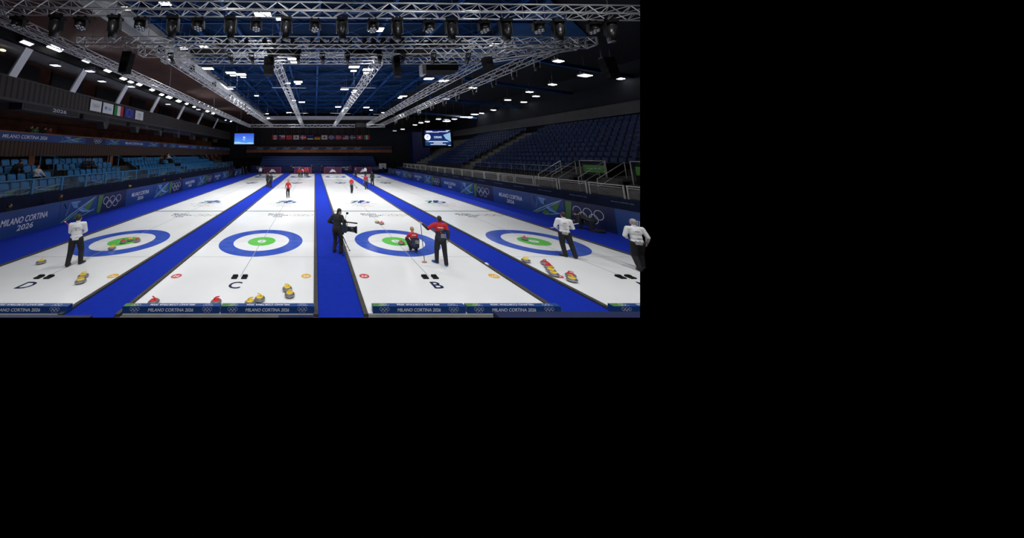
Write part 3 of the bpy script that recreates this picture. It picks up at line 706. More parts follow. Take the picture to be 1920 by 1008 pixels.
# flags
def flag(i, kind, nm):
    x = -9.1+1.62*i; w, h = 1.34, .98; t = thing('flag', nm, 'flag', (x, 61.3, 7.25)); M = M_face(0, 0, h/2); b = MB()
    R = lambda x0, x1, y0, y1, m, t=.01: b.prism([(x0*w, y0*h), (x1*w, y0*h), (x1*w, y1*h), (x0*w, y1*h)], M, t, m)
    K = dict(r=mat('flag_red', (.45, .02, .03)), w=mat('flag_white', (.5, .5, .5)), b=mat('flag_blue', (.01, .03, .28)), k=M_black, y=mat('flag_gold', (.5, .35, .02)), g=mat('flag_green', (.02, .2, .06)), s=M_bsky)
    mats = [K[c] for c in kind[0]]
    for (x0, x1, y0, y1, m, tt) in kind[1]: R(x0, x1, y0, y1, m, tt)
    for (cx, cy, r, m) in kind[2]: b.ring(0, r*h, M@T(cx*w, cy*h, .012), .002, 12, m)
    b.build('cloth', mats, t)
    b = MB(); b.tube((-w/2, .01, h), (w/2, .01, h), .015); b.tube((-w/2+.1, .01, h), (-w/2+.1, .01, h+1.9), .008); b.tube((w/2-.1, .01, h), (w/2-.1, .01, h+1.9), .008); b.build('hanging_bar', M_aludark, t)
FULL = lambda m: (-.5, .5, -.5, .5, m, .008)
def cross(a, m, m2=None, v=-.12, th=.1):
    L = [(v-th, v+th*.8, -.5, .5, m, .010), (-.5, .5, -th*1.2, th*1.2, m, .010)]
    if m2 is not None: L += [(v-th/2, v+th*.4, -.5, .5, m2, .012), (-.5, .5, -th*.6, th*.6, m2, .012)]
    return L
FL = [(('rw', [(-.5, -.25, -.5, .5, 0, .008), (-.25, .25, -.5, .5, 1, .008), (.25, .5, -.5, .5, 0, .008)], [(0, 0, .18, 0)]), 'red and white flag with a red leaf shape, leftmost on the far wall'),
 (('wrb', [(-.5, .5, 0, .5, 0, .008), (-.5, .5, -.5, 0, 1, .008), (-.5, -.2, -.3, .3, 2, .010)], []), 'white over red flag with blue hoist on the far wall'),
 (('ry', [FULL(0)], [(-.3, .2, .12, 1)]), 'plain red flag with small gold star on the far wall'),
 (('wrb', [FULL(0)], [(0, .06, .2, 1), (0, -.08, .16, 2)]), 'white flag with red and blue disc on the far wall'),
 (('rw', [FULL(0)]+cross(0, 1), []), 'red flag with white cross on the far wall'),
 (('bkw', [(-.5, .5, .17, .5, 0, .008), (-.5, .5, -.17, .17, 1, .008), (-.5, .5, -.5, -.17, 2, .008)], []), 'blue black white striped flag on the far wall'),
 (('kry', [(-.5, .5, .17, .5, 0, .008), (-.5, .5, -.17, .17, 1, .008), (-.5, .5, -.5, -.17, 2, .008)], []), 'black red gold striped flag on the far wall'),
 (('wr', [FULL(0)], [(0, 0, .28, 1)]), 'white flag with red disc on the far wall'),
 (('bwr', [FULL(0)]+cross(0, 1, 2, 0, .16), []), 'blue flag with red and white cross on the far wall'),
 (('rwb', [FULL(0)]+cross(0, 1, 2), []), 'red flag with blue and white cross on the far wall'),
 (('rwb', [FULL(0), (-.5, .5, .2, .3, 1, .01), (-.5, .5, 0, .1, 1, .01), (-.5, .5, -.2, -.1, 1, .01), (-.5, .5, -.4, -.3, 1, .01), (-.5, -.1, 0, .5, 2, .012)], []), 'red and white striped flag with blue corner on the far wall'),
 (('by', [FULL(0)]+cross(0, 1), []), 'blue flag with gold cross on the far wall'),
 (('rw', [FULL(0), (-.1, .1, -.3, .3, 1, .01), (-.22, .22, -.14, .14, 1, .01)], []), 'red flag with short white cross on the far wall'),
 (('gwr', [(-.5, -.17, -.5, .5, 0, .008), (-.17, .17, -.5, .5, 1, .008), (.17, .5, -.5, .5, 2, .008)], []), 'green white red flag, rightmost on the far wall')]
for i, (k, l) in enumerate(FL): flag(i, k, l)
# screens
def ramp_screen(name, c0, c1, strength, zc, zh):
    m = bpy.data.materials.new(name); m.use_nodes = True; N = m.node_tree.nodes; L = m.node_tree.links; b = N['Principled BSDF']
    tc = N.new('ShaderNodeTexCoord'); sx = N.new('ShaderNodeSeparateXYZ'); mr = N.new('ShaderNodeMapRange'); r = N.new('ShaderNodeValToRGB')
    L.new(tc.outputs['Object'], sx.inputs[0]); L.new(sx.outputs['Z'], mr.inputs[0]); mr.inputs[1].default_value = zc-zh; mr.inputs[2].default_value = zc+zh
    L.new(mr.outputs[0], r.inputs[0]); r.color_ramp.elements[0].color = (*c0, 1); r.color_ramp.elements[1].color = (*c1, 1)
    b.inputs['Base Color'].default_value = (0, 0, 0, 1); L.new(r.outputs[0], b.inputs['Emission Color']); b.inputs['Emission Strength'].default_value = strength; return m
a = P(440, 250, Y=50); b_ = P(475.5, 270, Y=50); w_ = b_.x-a.x; h_ = a.z-b_.z
t = thing('video_screen', 'bright blue video screen hanging at the far left', 'screen', ((a.x+b_.x)/2, 50, b_.z))
MB().box((-w_/2-.08, .01, -.06), (w_/2+.08, .25, h_+.08)).build('casing', M_black, t)
MB().box((-w_/2, 0, 0), (w_/2, .012, h_)).build('display', ramp_screen('screen_sky', (.10, .38, .95), (.03, .09, .75), 1.0, h_*.45, h_*.5), t)
g = MB(); M = M_face(0, -.002, 0)
g.prism([(-w_/2, 0), (w_/2, 0), (w_/2, .25), (w_*.3, .32), (w_*.1, .2), (-w_*.12, .3), (-w_*.3, .45), (-w_/2, .4)], M, .001); g.build('snow_picture', mat('screen_pale', (.35, .6, .85), emit=.7), t)
g = MB(); g.text('26', M@T(0, h_*.62, 0), .45, .35); g.rings5(M@T(0, h_*.4, 0), .5, .1, 0, .001, n=10); g.build('screen_emblem', mat('screen_white', (.85, .9, 1), emit=1.0), t)
b = MB(); b.tube((-w_*.4, .12, h_), (-w_*.4, .12, h_+5.2), .012); b.tube((w_*.4, .12, h_), (w_*.4, .12, h_+5.2), .012); b.build('hanging_cable', M_aludark, t)
a = P(796, 244, Y=44); b_ = P(846, 273, Y=44); w_ = b_.x-a.x; h_ = a.z-b_.z
t = thing('video_screen', 'large dark blue scoreboard screen reading CURLING, hanging at the right', 'screen', ((a.x+b_.x)/2, 44, b_.z))
MB().box((-w_/2-.4, .01, -.3), (w_/2+.4, .35, h_+.25)).build('casing', M_black, t)
MB().box((-w_/2, 0, 0), (w_/2, .012, h_)).build('display', ramp_screen('screen_navy', (.004, .04, .16), (.008, .012, .14), 1.0, h_*.5, h_*.5), t)
SWm = MATS['screen_white']; M = M_face(0, -.002, 0)
g = MB(); g.text('CURLING', M@T(0, h_*.55, .001), w_*.3, h_*.13); g.ring(0, h_*.2, M@T(-w_*.4, h_*.55, .0), .001, 28)
for (x, y, w1) in ((-.32, .92, .24), (.4, .96, .14), (-.2, .86, .5), (.22, .89, .38), (.02, .24, .75), (0, .16, .35), (0, .07, .6), (.44, -.0, .1)): g.prism([(w_*(x-w1/2), h_*y), (w_*(x+w1/2), h_*y), (w_*(x+w1/2), h_*(y+.035)), (w_*(x-w1/2), h_*(y+.035))], M, .0015)
g.build('screen_lettering', SWm, t)
g = MB(); g.rings5(M@T(-w_*.4, h_*.5, .002), h_*.2, .12, 0, .001, n=12); g.text('26', M@T(-w_*.4, h_*.62, .002), h_*.13, h_*.1); g.build('badge_print', M_inavy, t)
g = MB(); g.prism([(w_*.5, h_*.25), (w_*.3, h_*.45), (w_*.22, h_*.7), (w_*.5, h_*.85)], M, .001); g.prism([(-w_/2, h_*.24), (w_*.45, h_*.24), (w_*.3, h_*.3), (-w_*.3, h_*.3)], M, .001); g.build('ice_picture', MATS['screen_pale'], t)
b = MB(); b.tube((-w_*.4, .15, h_+.2), (-w_*.4, .15, 6.2), .015); b.tube((w_*.4, .15, h_+.2), (w_*.4, .15, 6.2), .015); b.build('hanging_cable', M_aludark, t)
# small white info board at the far right corner
t = thing('notice_board', 'small white notice board at the far right corner of the rink', 'sign', (14.2, 56.6, .004))
MB().box((-.75, 0, .9), (.75, .06, 2.0)).build('panel', M_white, t); b = MB(); b.box((-.7, .01, 0), (-.6, .05, .9)); b.box((.6, .01, 0), (.7, .05, .9)); b.build('stand', M_black, t)
g = MB(); g.text('26', M_face(0, -.002, 1.65), .5, .3); g.rings5(M_face(0, -.002, 1.2), .8, .1, 0, .001, n=12); g.build('print', M_dgrey, t)
# net-like posts between far sheets: broom stand

# ------------------------------------------------------------------ trusses
def truss(name, label, p, q, w=.5, h=.5, step=.55, r=.027, mats=(M_alu,), ends=True):
    "box truss p->q (centre line of the bottom face); parts: four chords, lacing, end frames"
    p = Vector(p); q = Vector(q); d = (q-p); L = d.length; d.normalize(); sx = d.cross(Vector((0, 0, 1))).normalized(); up = Vector((0, 0, 1))
    t = thing(name, label, 'truss', p); O = [sx*(a*w/2)+up*b for a in (-1, 1) for b in (0, h)]
    for o in O: MB().tube(o, o+d*L, r, n=6).build('chord', mats[0], t)
    l = MB(); n = max(2, int(L/step)); st = L/n
    for i in range(n):
        a, b = d*(i*st), d*((i+1)*st)
        for (u, v) in ((0, 1), (2, 3), (0, 2), (1, 3)):
            if i % 2: u, v = v, u
            l.beam(O[u]+a, O[v]+b, r*.9, r*.9)
    l.build('lacing', mats[0], t)
    if ends:
        for e in (Vector((0, 0, 0)), d*L):
            f = MB()
            for (u, v) in ((0, 1), (1, 3), (3, 2), (2, 0)): f.beam(O[u]+e, O[v]+e, r*2.2)
            f.build('end_frame', mats[0], t)
    return t
def hangers(label, pts, ztop=13.4, r=.012):
    for i, (x, y, z) in enumerate(pts):
        b = MB(); b.tube((x, y, z), (x, y, ztop), r); tag(b.build('hanging_cable', M_aludark), '%s, %s' % (label, ORD[i]), 'cable')
TZ = 9.05
truss('lighting_truss', 'long silver truss crossing the whole top of the hall, nearest the camera', (-17, 9.25, TZ+.12), (18, 9.87, TZ+.12), .5, .34, .42, .027, ends=False)
truss('lighting_truss', 'second silver cross truss with squared ends, behind the nearest', (-11.3, 12.25, TZ-.02), (13.4, 12.3, TZ-.02), .5, .38, .42, .027)
truss('lighting_truss', 'third cross truss carrying black fixtures in the middle', (-9.2, 13.55, TZ), (11.5, 13.55, TZ), .5, .5, .5, .026)
truss('lighting_truss', 'fourth cross truss where the long trusses begin', (-8.6, 14.6, TZ), (9.9, 14.6, TZ), .5, .5, .5, .026)
truss('lighting_truss', 'far silver cross truss over the far end of the sheets', (-12.6, 51, TZ), (13.4, 51, TZ), .6, .5, .6, .035, (M_alu,))
for x, y0, l in ((-12.5, 9.2, 'long truss running down the hall beside the left stand'), (-8.15, 13.5, 'long truss running above sheet D'), (-2.3, 14.9, 'long truss running above sheet C'),
                 (3.72, 14.9, 'long truss running above sheet B'), (9.75, 12.7, 'long truss running above sheet A'), (12.3, 12.7, 'long truss running beside the right stand')):
    truss('lighting_truss', 'silver '+l, (x, y0, TZ), (x, 50.6, TZ), .46, .44, .6, .026)
truss('lighting_truss', 'slim silver truss along the lower edge of the left truss', (-13.1, 9.2, TZ+.2), (-13.1, 50.6, TZ+.2), .26, .26, .6, .018)
truss('lighting_truss', 'slanted silver truss joining the right ends of the cross trusses', (13.0, 12.6, TZ), (9.9, 14.4, TZ), .45, .45, .45, .026)
hangers('thin steel cable holding the nearest cross truss', [(-6.8, 9.18, 9.5), (-1.3, 9.28, 9.5), (5.2, 9.39, 9.5), (11.2, 9.5, 9.5)])
hangers('thin steel cable holding the second cross truss', [(-7.9, 12.02, 9.4), (-2, 12.02, 9.4), (4, 12.02, 9.4), (10.8, 12.05, 9.4)])
hangers('thin steel cable holding the truss above sheet D', [(-7.92, y, 9.47) for y in (16, 19, 22.5, 26.5, 31, 37, 44)])
hangers('thin steel cable holding the truss above sheet C', [(-2.07, y, 9.47) for y in (18, 26, 36, 46)])
hangers('thin steel cable holding the truss above sheet B', [(3.95, y, 9.47) for y in (18, 26, 36, 46)])
hangers('thin steel cable holding the truss above sheet A', [(9.98, y, 9.47) for y in (16, 22, 30, 40)])
hangers('thin steel cable holding the truss by the left stand', [(-12.27, y, 9.47) for y in (14, 22, 32, 44)], 11.6)
hangers('thin steel cable holding the truss by the right stand', [(12.53, y, 9.47) for y in (14, 22, 32, 44)])
hangers('thin steel cable holding the far cross truss', [(x, 50.7, 9.53) for x in (-9, 0, 9)])
# white fabric air duct
b = MB(); b.tube((-9.45, 8.5, 10.68), (-9.45, 50, 10.68), .26, n=14); t = b.build('air_duct', M_white); tag(t, 'long white round air duct above the truss over sheet D', 'duct')
hangers('thin steel cable holding the white air duct', [(-9.45, y, 10.93) for y in (12, 15.5, 19.5, 24, 29, 35, 42)])
for i, y in enumerate((15.5, 19.5, 24, 29, 35)):
    tag(MB().box((-9.45, y-.15, 10.05), (-9.15, y+.15, 10.5)).build('cable_clamp_box', M_black), 'small black box between duct and truss over sheet D, %s' % ORD[i], 'box')

# moving heads on the nearest cross truss
def moving_head(kind, x, lab):
    y = 9.25+(x+17)/35*.62+(.2 if kind == 'wash' else -.05); z = TZ+(.02 if kind == 'wash' else -.02)
    t = thing('moving_light', lab, 'stage light', (x, y, z))
    b = MB(); b.box((-.2, -.16, -.16), (.2, .16, -.06)); b.box((-.16, -.04, -.06), (-.1, .04, .06)); b.box((.1, -.04, -.06), (.16, .04, .06)); b.build('base', M_black, t)
    tl = .12*random.uniform(-1, 1)
    y_ = MB()
    L = .42 if kind == 'spot' else .2
    for s in (-1, 1): y_.beam((s*.2, 0, -.14), (s*.215, 0, -.22-L), .035, .12, 0, (0, 1, 0))
    y_.beam((-.22, 0, -.13), (.22, 0, -.13), .12, .035)
    y_.build('yoke', M_blackg, t)
    h = MB(); c = Vector((0, 0, -.2-L*.5))
    if kind == 'spot':
        a = Vector((tl, -.05, -1)).normalized(); h.cap(c+a*-.12, c+a*.50, .175, .12, n=16, flat=True); h.cap(c-a*.2, c+a*-.12, .12, .165, n=16, flat=True)
        hh = h.build('lamp_head', M_blackg, t); MB().cap(c+a*.48, c+a*.52, .105, .115, n=16, flat=True).build('lens', M_aludark, hh)
    else:
        a = Vector((tl, -.35, -1)).normalized(); h.cap(c-a*.12, c+a*.14, .13, .18, n=16, flat=True); hh = h.build('lamp_head', M_blackg, t)
        l = MB(); e1 = a.orthogonal().normalized(); e2 = a.cross(e1)
        for k in range(7):
            q = Vector() if k == 6 else (e1*math.cos(k*PI/3)+e2*math.sin(k*PI/3))*.11
            l.cap(c+a*.13+q, c+a*.155+q, .045, .045, n=10, flat=True)
        l.build('lens_cluster', M_alu, hh)
for i in range(11):
    xp = (110, 217, 325, 432, 537, 642, 746, 850, 955, 1058, 1160)[i]; moving_head('spot', P(xp, 40, Y=9.4).x, 'long black moving spotlight hanging from the nearest truss, %s' % LORD[i])
for i in range(11):
    xp = (40, 155, 265, 372, 480, 591, 700, 808, 914, 1020, 1127)[i]; moving_head('wash', P(xp, 28, Y=9.6).x, 'short black moving wash light with ring of lenses on the nearest truss, %s' % LORD[i])
# black fixtures and speaker arrays around the middle trusses
def cluster(name, lab, cat, x, y, z, w, h, n=4):
    t = thing(name, lab, cat, (x, y, z))
    for k in range(n):
        b = MB(); b.beam((0, -.05*k, -h*k/n), (0, -.05*k-.02, -h*(k+1)/n+.02), w*(1-.03*k), .35, 0, (0, 1, 0)); b.build('speaker_box', M_black, t)
    b = MB(); b.tube((-w*.4, 0, 0), (-w*.4, 0, .5), .015); b.tube((w*.4, 0, 0), (w*.4, 0, .5), .015); b.box((-w/2, -.1, -.02), (w/2, .1, .03)); b.build('flying_frame', M_aludark, t)
for i, (x, y, w, h) in enumerate(((262, 98, .45, 1.15), (505, 112, .5, 1.0), (742, 112, .35, 1.1), (912, 112, .4, .7), (1128, 60, .6, 1.2))):
    p = P(x, y, Y=13.8); cluster('speaker_array', 'black stacked loudspeaker array hanging among the middle trusses, %s' % LORD[i], 'loudspeaker', p.x, 13.8 if i else 13.0, 9.0, w, h)
for i, x in enumerate((-7.5, -4.4, -3.3, -.9, .4, 1.7, 3.4, 4.6, 6.2, 8.0)):
    t = thing('profile_light', 'black profile spotlight clamped on the middle cross truss, %s' % LORD[i], 'stage light', (x, 13.3, TZ))
    MB().cap((0, 0, -.12), (.05, .3, -.42), .1, .08, n=12, flat=True).build('lamp_head', M_blackg, t); b = MB(); b.box((-.14, -.03, -.02), (.14, .03, .06)); b.beam((-.13, 0, 0), (-.11, .08, -.25), .03); b.beam((.13, 0, 0), (.11, .08, -.25), .03); b.build('yoke', M_black, t)
for i, x in enumerate((-5.6, -1.6, 2.6, 5.2)):
    tag(MB().box((x-.9, 13.32, TZ+.02), (x+.9, 13.78, TZ+.3)).build('cable_tray', M_black), 'black bundle of cables lying in the middle truss, %s' % LORD[i], 'cables')
t = thing('projector', 'large black projector box with pale front under the roof, right of centre', 'projector', (P(825, 130, Y=17).x, 17, 9.3))
MB().box((-1.05, -.4, -.05), (1.0, .7, .5)).build('casing', M_black, t); MB().box((-1.3, -.35, -.3), (-1.06, .2, .42)).build('front_panel', M_grey, t); b = MB(); b.tube((-.8, 0, .5), (-.8, 0, 4.1), .015); b.tube((.8, 0, .5), (.8, 0, 4.1), .015); b.build('hanging_cable', M_aludark, t)
tag(MB().box((P(667, 228, Y=49.5).x, 49.4, 8.9), (P(687, 228, Y=49.5).x, 50.3, 9.7)).build('loudspeaker', M_black), 'black loudspeaker box on the far cross truss', 'loudspeaker')
for i, (x0, x1, zt) in enumerate(((-4.9, -2.9, .22), (-2.7, -.6, .30), (-.4, 1.9, .26), (2.1, 4.6, .30), (4.8, 7.4, .22))):
    b = MB()
    for k in range(7):
        yy = 12.08+.06*k; zz = TZ+.03+.035*(k % 3); b.tube((x0+.05*k, yy, zz), (x1-.04*k, yy+.02, zz+.02), .032)
    for k in range(int((x1-x0)/.45)): b.box((x0+.2+.45*k, 12.05, TZ+.02), (x0+.38+.45*k, 12.5, TZ+zt))
    tag(b.build('cable_bundle', M_black), 'black cables and boxes lying inside the second cross truss, %s' % LORD[i], 'cables')
# small lights hung below the right trusses
for i, y in enumerate((14.2, 15.9, 17.8, 20, 22.5, 24.8, 27.5, 31, 35, 40)):
    t = thing('truss_light', 'small black light hung below the truss beside the right stand, %s' % ORD[i], 'stage light', (12.3, y, TZ-.03))
    MB().cap((0, 0, -.2), (-.12, -.05, -.6), .13, .1, n=10, flat=True).build('lamp_head', M_blackg, t); b = MB(); b.beam((-.16, 0, 0), (-.17, 0, -.4), .03); b.beam((.16, 0, 0), (.15, 0, -.4), .03); b.box((-.18, -.06, -.04), (.18, .06, .02)); b.build('yoke', M_alu, t)

# ------------------------------------------------------------------ roof steel
i = 0
for y in (13, 16.5, 20.5, 25, 30, 35.5, 42, 49):
    t = thing('roof_truss', 'blue steel roof truss spanning the hall, %s' % ORD[i], 'roof truss', (0, y, 0)); i += 1
    MB().beam((-11.9, 0, 13.2), (14.3, 0, 13.2), .18, .2).build('top_chord', M_steelblue, t); MB().beam((-11.9, 0, 12.45), (14.3, 0, 12.45), .12, .12).build('bottom_chord', M_steelblue, t)
    b = MB(); n = 14; st = 26.2/n
    for k in range(n): b.beam((-11.9+k*st, 0, 13.1 if k % 2 else 12.5), (-11.9+(k+1)*st, 0, 12.5 if k % 2 else 13.1), .07)
    b.build('web_bars', M_steelblue, t)
for i, x in enumerate((-11.0, -8.6, -5.6, -2.6, .3, 4.9, 8.8, 12.6)):
    tag(MB().beam((x, 8, 12.98), (x, 61.7, 12.98), .18, .24).build('roof_beam', M_steelblue), 'long blue roof beam running down the hall, %s' % LORD[i], 'roof beam')
b = MB()
for y0, y1 in ((13, 16.5), (16.5, 20.5), (20.5, 25), (25, 30), (30, 35.5), (35.5, 42), (42, 49), (49, 56)):
    for x0, x1 in ((-11, -8.6), (-8.6, -5.6), (-5.6, .3), (.3, 4.9), (4.9, 8.8), (8.8, 14)):
        b.beam((x0, y0, 12.80), (x1, y1, 12.82), .05); b.beam((x1, y0, 12.77), (x0, y1, 12.77), .05)
tag(b.build('wind_bracing', M_steelblue), 'thin blue crossed bracing rods under the roof deck', 'bracing')
for i, (y0, z) in enumerate(((20, 11.6), (26, 11.4), (34, 11.2), (44, 11.0))):
    tag(MB().beam((15, y0, z), (29.5, y0+4, z-.6), .2, .3).build('side_beam', M_steelblue), 'blue slanting beam under the dark ceiling over the right stand, %s' % ORD[i], 'beam')
area((-10.6, 60.4, 12.0), (-10.6, 61.8, 12.3), .6, .3, 25*KW, 150)
lampwall = MB().box((-10.95, 60.4, 11.9), (-10.3, 60.55, 12.2)).build('wall_lamp', M_aludark); tag(lampwall, 'small lamp washing the white band high on the far wall', 'lamp')
# hung white tubes
for i, (xa, xb, y, Y) in enumerate(((510, 574, 164, 27.5), (640, 704, 164, 27.5), (379, 442, 162.5, 28), (540, 578, 211.5, 48), (619, 658, 212, 48), (463, 503, 213, 47), (700, 740, 214, 46))):
    a = P(xa, y, Y=Y); b_ = P(xb, y+.8, Y=Y)
    t = thing('hanging_bar', 'thin white bar hung level under the roof, %s' % ['left of centre', 'right of centre', 'left beside the air duct', 'far left of centre', 'far right of centre', 'far by the left truss', 'far by the right trusses'][i], 'bar', a)
    MB().tube((0, 0, 0), b_-a, .04).build('bar', M_white, t); b = MB()
    for f in (.15, .85): q = (b_-a)*f; b.tube(q, q+Vector((0, 0, 12.3-a.z)), .01)
    b.build('hanging_cable', M_aludark, t)

# ------------------------------------------------------------------ lamps you can see
def lamp_proto(w, l, m, stem=0):
    t = thing('floodlight', '', 'floodlight')
    hs = MB().box((-w/2-.04, -l/2-.04, -.02), (w/2+.04, l/2+.04, .12)).build('housing', M_aludark, t)
    MB().box((-w/2, -l/2, -.05), (w/2, l/2, -.021)).build('light_panel', m, hs)
    if stem: MB().box((-.02, -.02, .31), (.02, .02, stem)).build('stem', M_aludark, t)
    b = MB(); b.box((-w/2-.07, -.03, -.02), (-w/2-.045, .03, .28)); b.box((w/2+.045, -.03, -.02), (w/2+.07, .03, .28)); b.box((-w/2-.07, -.03, .28), (w/2+.07, .03, .31)); b.build('bracket', M_aludark, t)
    return t
LP = {}
def lamp(size, m, loc, label, rz=0, tilt=None, stem=0):
    k = (size, m.name, stem)
    if k not in LP: LP[k] = o = lamp_proto(size[0], size[1], m, stem); o.location = loc; o['label'] = label; o['group'] = 'floodlights'
    else: o = dup(LP[k], loc, 0, label, 'floodlights')
    o.rotation_euler = tilt or (0, 0, rz)
    return o
SM = [(233, 15), (310, 6), (527, 35), (344, 90), (382, 87), (390, 95), (409, 93), (415, 98), (337, 107), (437, 141), (456, 144), (551, 116), (528, 113), (540, 155.5),
      (663, 132.5), (687, 136), (918, 84), (927, 83), (967, 88.5), (481, 179), (551, 188), (572, 212), (485, 211), (501, 213), (644, 170), (666, 169), (663, 172.5),
      (650, 202), (696, 206), (718, 211), (733, 212), (776, 183), (769, 187), (782, 215), (837, 149), (827, 153.5), (799, 151), (750, 183), (559, 157)]
def lampword(i, n, base): return '%s, %s' % (base, ORD[i]) if i < len(ORD) else base
big = sorted([P(x, y, Z=LZ) for x, y in ROOF_BIG], key=lambda p: p.y)
for i, p in enumerate(big): lamp((.95, .5), M_lamp, p, 'bright white floodlight under the blue roof, %s' % ORD[i], stem=1.19)
sm = [P(x, y, Z=LZ-.05) for x, y in SM]
q = []
for p in sorted(sm, key=lambda p: p.y):
    if p.y < 57 and -11.3 < p.x < 14 and all((p-r).length > .75 for r in q+big): q.append(p)
left = [p for p in q if p.x < -2.3]; mid = [p for p in q if -2.3 <= p.x < 3.7]; rt = [p for p in q if p.x >= 3.7]
for G, nm in ((left, 'small white lamp under the roof left of the truss over sheet C'), (mid, 'small white lamp under the roof between the trusses over C and B'), (rt, 'small white lamp under the roof right of the truss over sheet B')):
    for i, p in enumerate(G): lamp((.55, .28), M_lamp, p, '%s, %s' % (nm, ORD[i]), stem=1.24)
# left catwalk lamps
CW = [(50, 80), (104, 90), (162, 114), (202, 132), (231, 147), (245, 153), (261, 158), (285, 168), (303, 177), (317, 182), (335, 189), (350, 194), (364, 200), (389, 208), (400, 212), (423, 225), (433, 227), (447, 231), (452, 234)]
for i, (x, y) in enumerate(CW):
    p = P(x, y, X=-18.2)
    if p.y > 60: continue
    bigl = (x, y) in ((104, 90), (317, 182), (335, 189), (389, 208), (400, 212))
    lamp((.35, .95) if bigl else (.28, .6), M_lampdim if i in (0, 2, 5, 15) else M_lamp, p, '%s white lamp along the left catwalk edge, %s' % ('bright' if bigl else 'narrow', ORD[i]), tilt=(0, -.45, 0))
    c = MB(); c.box((-.28, -.05, -.0), (.0, .05, .04)); tag(c.build('lamp_arm', M_black, loc=(p.x-.02, p.y, p.z+.31)), 'black arm carrying a left catwalk lamp, %s' % ORD[i], 'bracket')
SO = [(104, 122), (169, 133), (246, 162), (315, 195), (372, 205), (191, 152)]
for i, (x, y) in enumerate(SO):
    p = P(x, y, Z=10.35)
    lamp((.5, .35), M_lampdim, p, 'dim lamp under the left balcony soffit, %s' % ORD[i])
p = P(5, 94, X=-21.0); tag(MB().ell(p, (.16, .16, .08)).build('ceiling_lamp', M_warm), 'round warm lamp at the left photo edge under the soffit', 'lamp')
RC = [(1097, 141), (1047, 114), (1036, 158), (993, 172), (1005, 180), (982, 191), (953, 198), (937, 198), (952, 187), (925, 206), (917, 225), (890, 214), (870, 219), (903, 212), (852, 223), (837, 227), (822, 223), (837, 185), (887, 164), (801, 228), (789, 230), (778, 234), (755, 242), (740, 245), (1163, 147)]
for i, (x, y) in enumerate(sorted(RC, key=lambda c: c[1])):
    p = P(x, y, Z=11.0 if y < 216 else 9.9)
    if p.y > 60: p = P(x, y, Y=58)
    bigl = (x, y) in ((1097, 141), (890, 214), (870, 219), (837, 227))
    lamp((1.25, .5) if bigl else (.8, .33), M_lampdim if (x, y) in ((917, 225), (837, 185), (740, 245)) else M_lamp, p, '%s white lamp under the dark ceiling over the right stand, %s' % ('bright' if bigl else 'narrow', ORD[i]), rz=.35)
    b = MB(); b.tube((p.x, p.y, p.z+.29), (p.x, p.y, 13.5-1.3*(p.x-14.4)/19.6 if p.x > 14.4 else 13.4), .012); tag(b.build('hanging_cable', M_aludark), 'thin cable holding a lamp over the right stand, %s' % ORD[i], 'cable')

# ------------------------------------------------------------------ people
def V(*a): return Vector(a)
def ik(a, b, l1, l2, pole):
    d = b-a; L = d.length
    if L > (l1+l2)*.999: b = a+d.normalized()*(l1+l2)*.999; d = b-a; L = d.length
    x = (l1*l1-l2*l2+L*L)/(2*L); hgt = math.sqrt(max(l1*l1-x*x, 0)); n = d.normalized(); p = pole-n*pole.dot(n); p.normalize()
    return a+n*x+p*hgt, b
def remesh(mb, vox, name, mats, parent, pick=None, smooth=1):
    me = bpy.data.meshes.new('tmp'); me.from_pydata([tuple(v) for v in mb.v], [], mb.f); o = bpy.data.objects.new('tmp', me); COL.objects.link(o)
    m = o.modifiers.new('r', 'REMESH'); m.mode = 'VOXEL'; m.voxel_size = vox; m.adaptivity = 0
    if smooth: s = o.modifiers.new('s', 'SMOOTH'); s.factor = .5; s.iterations = smooth
    n = bpy.data.meshes.new_from_object(o.evaluated_get(bpy.context.evaluated_depsgraph_get())); bpy.data.objects.remove(o); bpy.data.meshes.remove(me)
    n.name = name
    n.materials.clear()
    for k in (mats if isinstance(mats, (list, tuple)) else [mats]): n.materials.append(k)
    n.polygons.foreach_set('use_smooth', [True]*len(n.polygons))
    if pick: n.polygons.foreach_set('material_index', [pick(p.center) for p in n.polygons])
    n.update(); r = bpy.data.objects.new(name, n); COL.objects.link(r); r.parent = parent; return r
def hand(b, w, d, n, side, curl, r=.0088, k=1.0):
    "palm along d from wrist w, palm faces n, four fingers bend by curl towards n, thumb from the side of the palm"
    d = d.normalized(); n = (n-d*n.dot(d)).normalized(); s = d.cross(n).normalized()*side
    for o in (-.024, -.008, .008, .024): b.cap(w+s*o*.8+d*.005, w+s*o*1.15+d*.085*k, .015, .012, n=8)
    for i, (o, L) in enumerate(((-.030, .060), (-.010, .076), (.010, .080), (.030, .070))):
        p = w+s*o*1.1+d*.088*k; a = curl*.35
        for j, f in enumerate((.45, .32, .23)):
            dd = d*math.cos(a)+n*math.sin(a)+s*(o*1.2 if curl < .6 else 0); q = p+dd.normalized()*L*f*1.15*k; b.cap(p, q, r*(1-.08*j), r*(.93-.08*j), n=8); p = q; a += curl*(.55-.05*i*0)
    p = w+s*.030+d*.028*k; t = (s*.75+d*.65+n*.25*(1+curl)).normalized(); q = p+t*.042*k; b.cap(p, q, .013, .0105, n=8); t2 = (s*.25+d*.8+n*.5*(.5+curl)).normalized(); b.cap(q, q+t2*.034*k, .0105, .009, n=8)
